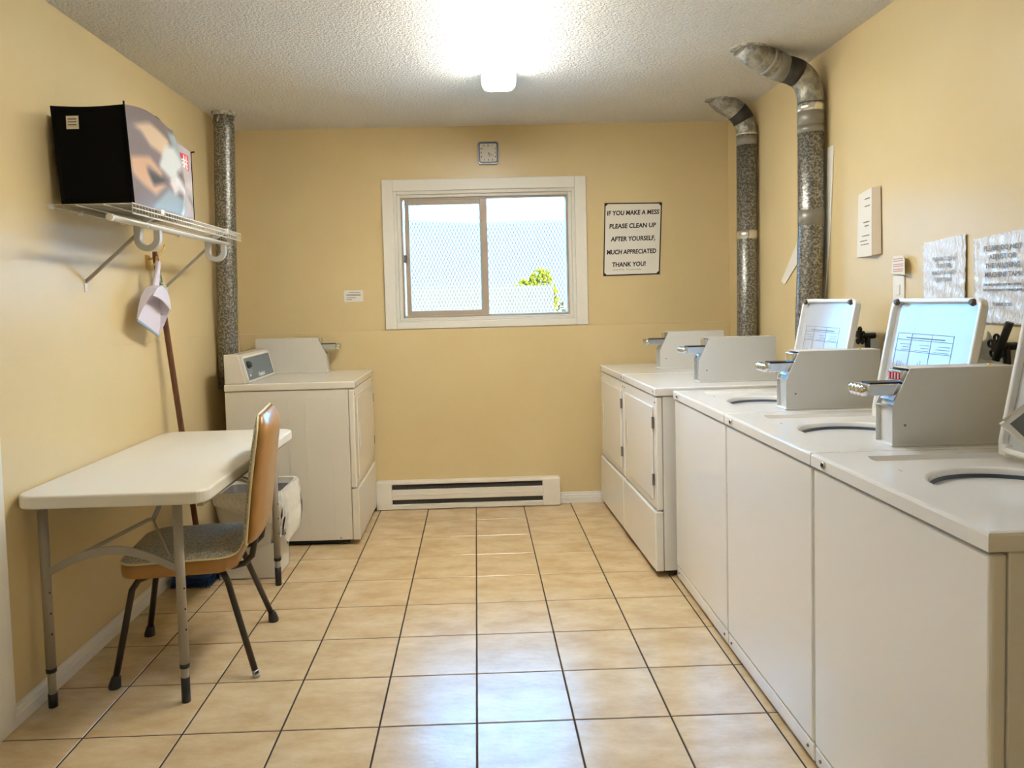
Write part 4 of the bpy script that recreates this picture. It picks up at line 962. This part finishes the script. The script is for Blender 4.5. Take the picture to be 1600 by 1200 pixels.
for s_, z, sz in (('PLEASE CLEAN', 1.418, .018), ('OUT THE', 1.394, .018), ('MACHINE AND', 1.370, .018), ('LINT TRAP', 1.346, .018)):
    text(s_, sz, mat('notice_ink_pale', srgb(166, 174, 182), .8), s1, face_right(XR - .0125, .285, z), bold=.0004)
# cable cover and loose strip behind the nearer duct
rc = MB().rings([[(XR - .006, 1.072, 1.98), (XR, 1.072, 1.98), (XR, 1.128, 1.98), (XR - .006, 1.128, 1.98)], [(XR - .006, 1.102, 1.62), (XR, 1.102, 1.62), (XR, 1.15, 1.62), (XR - .006, 1.15, 1.62)], [(XR - .006, 1.172, 1.2), (XR, 1.172, 1.2), (XR, 1.21, 1.2), (XR - .006, 1.21, 1.2)]], close0=True, close1=True).build('cable_cover', WHITE, bevel=.002)
tag(rc, 'white vertical strip on the right wall behind the taped duct', 'strip')
ls = MB().prism([(1.64, 1.385), (1.60, 1.365), (1.44, 1.47), (1.22, 1.70), (1.22, 1.80), (1.40, 1.62)], 'x', XR - .006, XR - .003)
ls = ls.build('loose_strip', PAPER); tag(ls, 'slanting white paper strip poking out left of the taped duct', 'paper')
MB().box(XR - .0045, XR, 1.225, 1.29, 1.66, 1.74).build('tape_patch', PAPER, ls)
# taps
def tap(y, z, label):
    t = thing('water_tap', (XR, y, z), label, 'tap', group='black water taps')
    MB().tube([(XR, y, z), (XR - .05, y, z)], .012, 12).build('tap_body', BLACK, t)
    MB().tube([(XR - .03, y, z), (XR - .03, y - .004, z - .06), (XR - .02, y - .01, z - .2)], .011, 10).build('hose', BLACK, t)
    w_ = MB()
    for k_ in range(5):
        a = k_ * 2 * PI / 5 + .3; c = Vector((XR - .06, y + math.cos(a) * .026, z + math.sin(a) * .026))
        w_.tube([c + Vector((0, math.cos(b_ * PI / 5) * .010, math.sin(b_ * PI / 5) * .010)) for b_ in range(11)], .0045, 6)
    w_.tube([(XR - .068, y, z), (XR - .05, y, z)], .014, 12)
    w_.build('handwheel', BLACK, t)
    return t
tap(.742, 1.135, 'black tap handwheel between the two open lids')
tap(-.045, 1.14, 'black tap handwheel at the right edge below the taps notice')
tag(MB().tube([(XR - .075, -.062, 1.10), (XR - .068, -.082, 1.16), (XR - .06, -.10, 1.215)], .011, 10).build('drain_hose', BLACK), 'black hose rising beside the tap at the right edge', 'hose')
def rag(u, v):
    return (XR - .004 - .05 * v - .012 * math.sin(u * 7) * v, .125 - .125 * u + .01 * math.sin(v * 5), 1.082 + .075 * v * (.5 + .5 * u) + .025 * u + .006 * math.sin(u * 11 + v * 4))
tag(MB().grid(rag, 16, 10).build('paper_scrap', PAPER, solid=.002), 'crumpled white paper flap behind the middle washer lid', 'paper')
# small framed tray leaning on the nearest washer's lid
tr = thing('lint_tray', (1.375, -.462, .885), 'small cream framed tray leaning on the nearest washer lid', 'tray')
Mt = Matrix.Translation((1.392, -.470, .978)) @ Matrix.Rotation(math.radians(-28), 4, 'Z') @ Matrix.Rotation(math.radians(45), 4, 'Y') 
fr2 = MB(); a_ = .05
for x0, x1, z0, z1 in ((-a_, a_, -a_, -a_ + .014), (-a_, a_, a_ - .014, a_), (-a_, -a_ + .014, -a_ + .014, a_ - .014), (a_ - .014, a_, -a_ + .014, a_ - .014)): fr2.box(x0, x1, -.008, .008, z0, z1, Mt)
fr2.build('tray_frame', ENAMEL_L, tr, bevel=.003)
MB().box(-a_ + .012, a_ - .012, -.002, .003, -a_ + .012, a_ - .012, Mt).build('tray_screen', HINGE, tr)
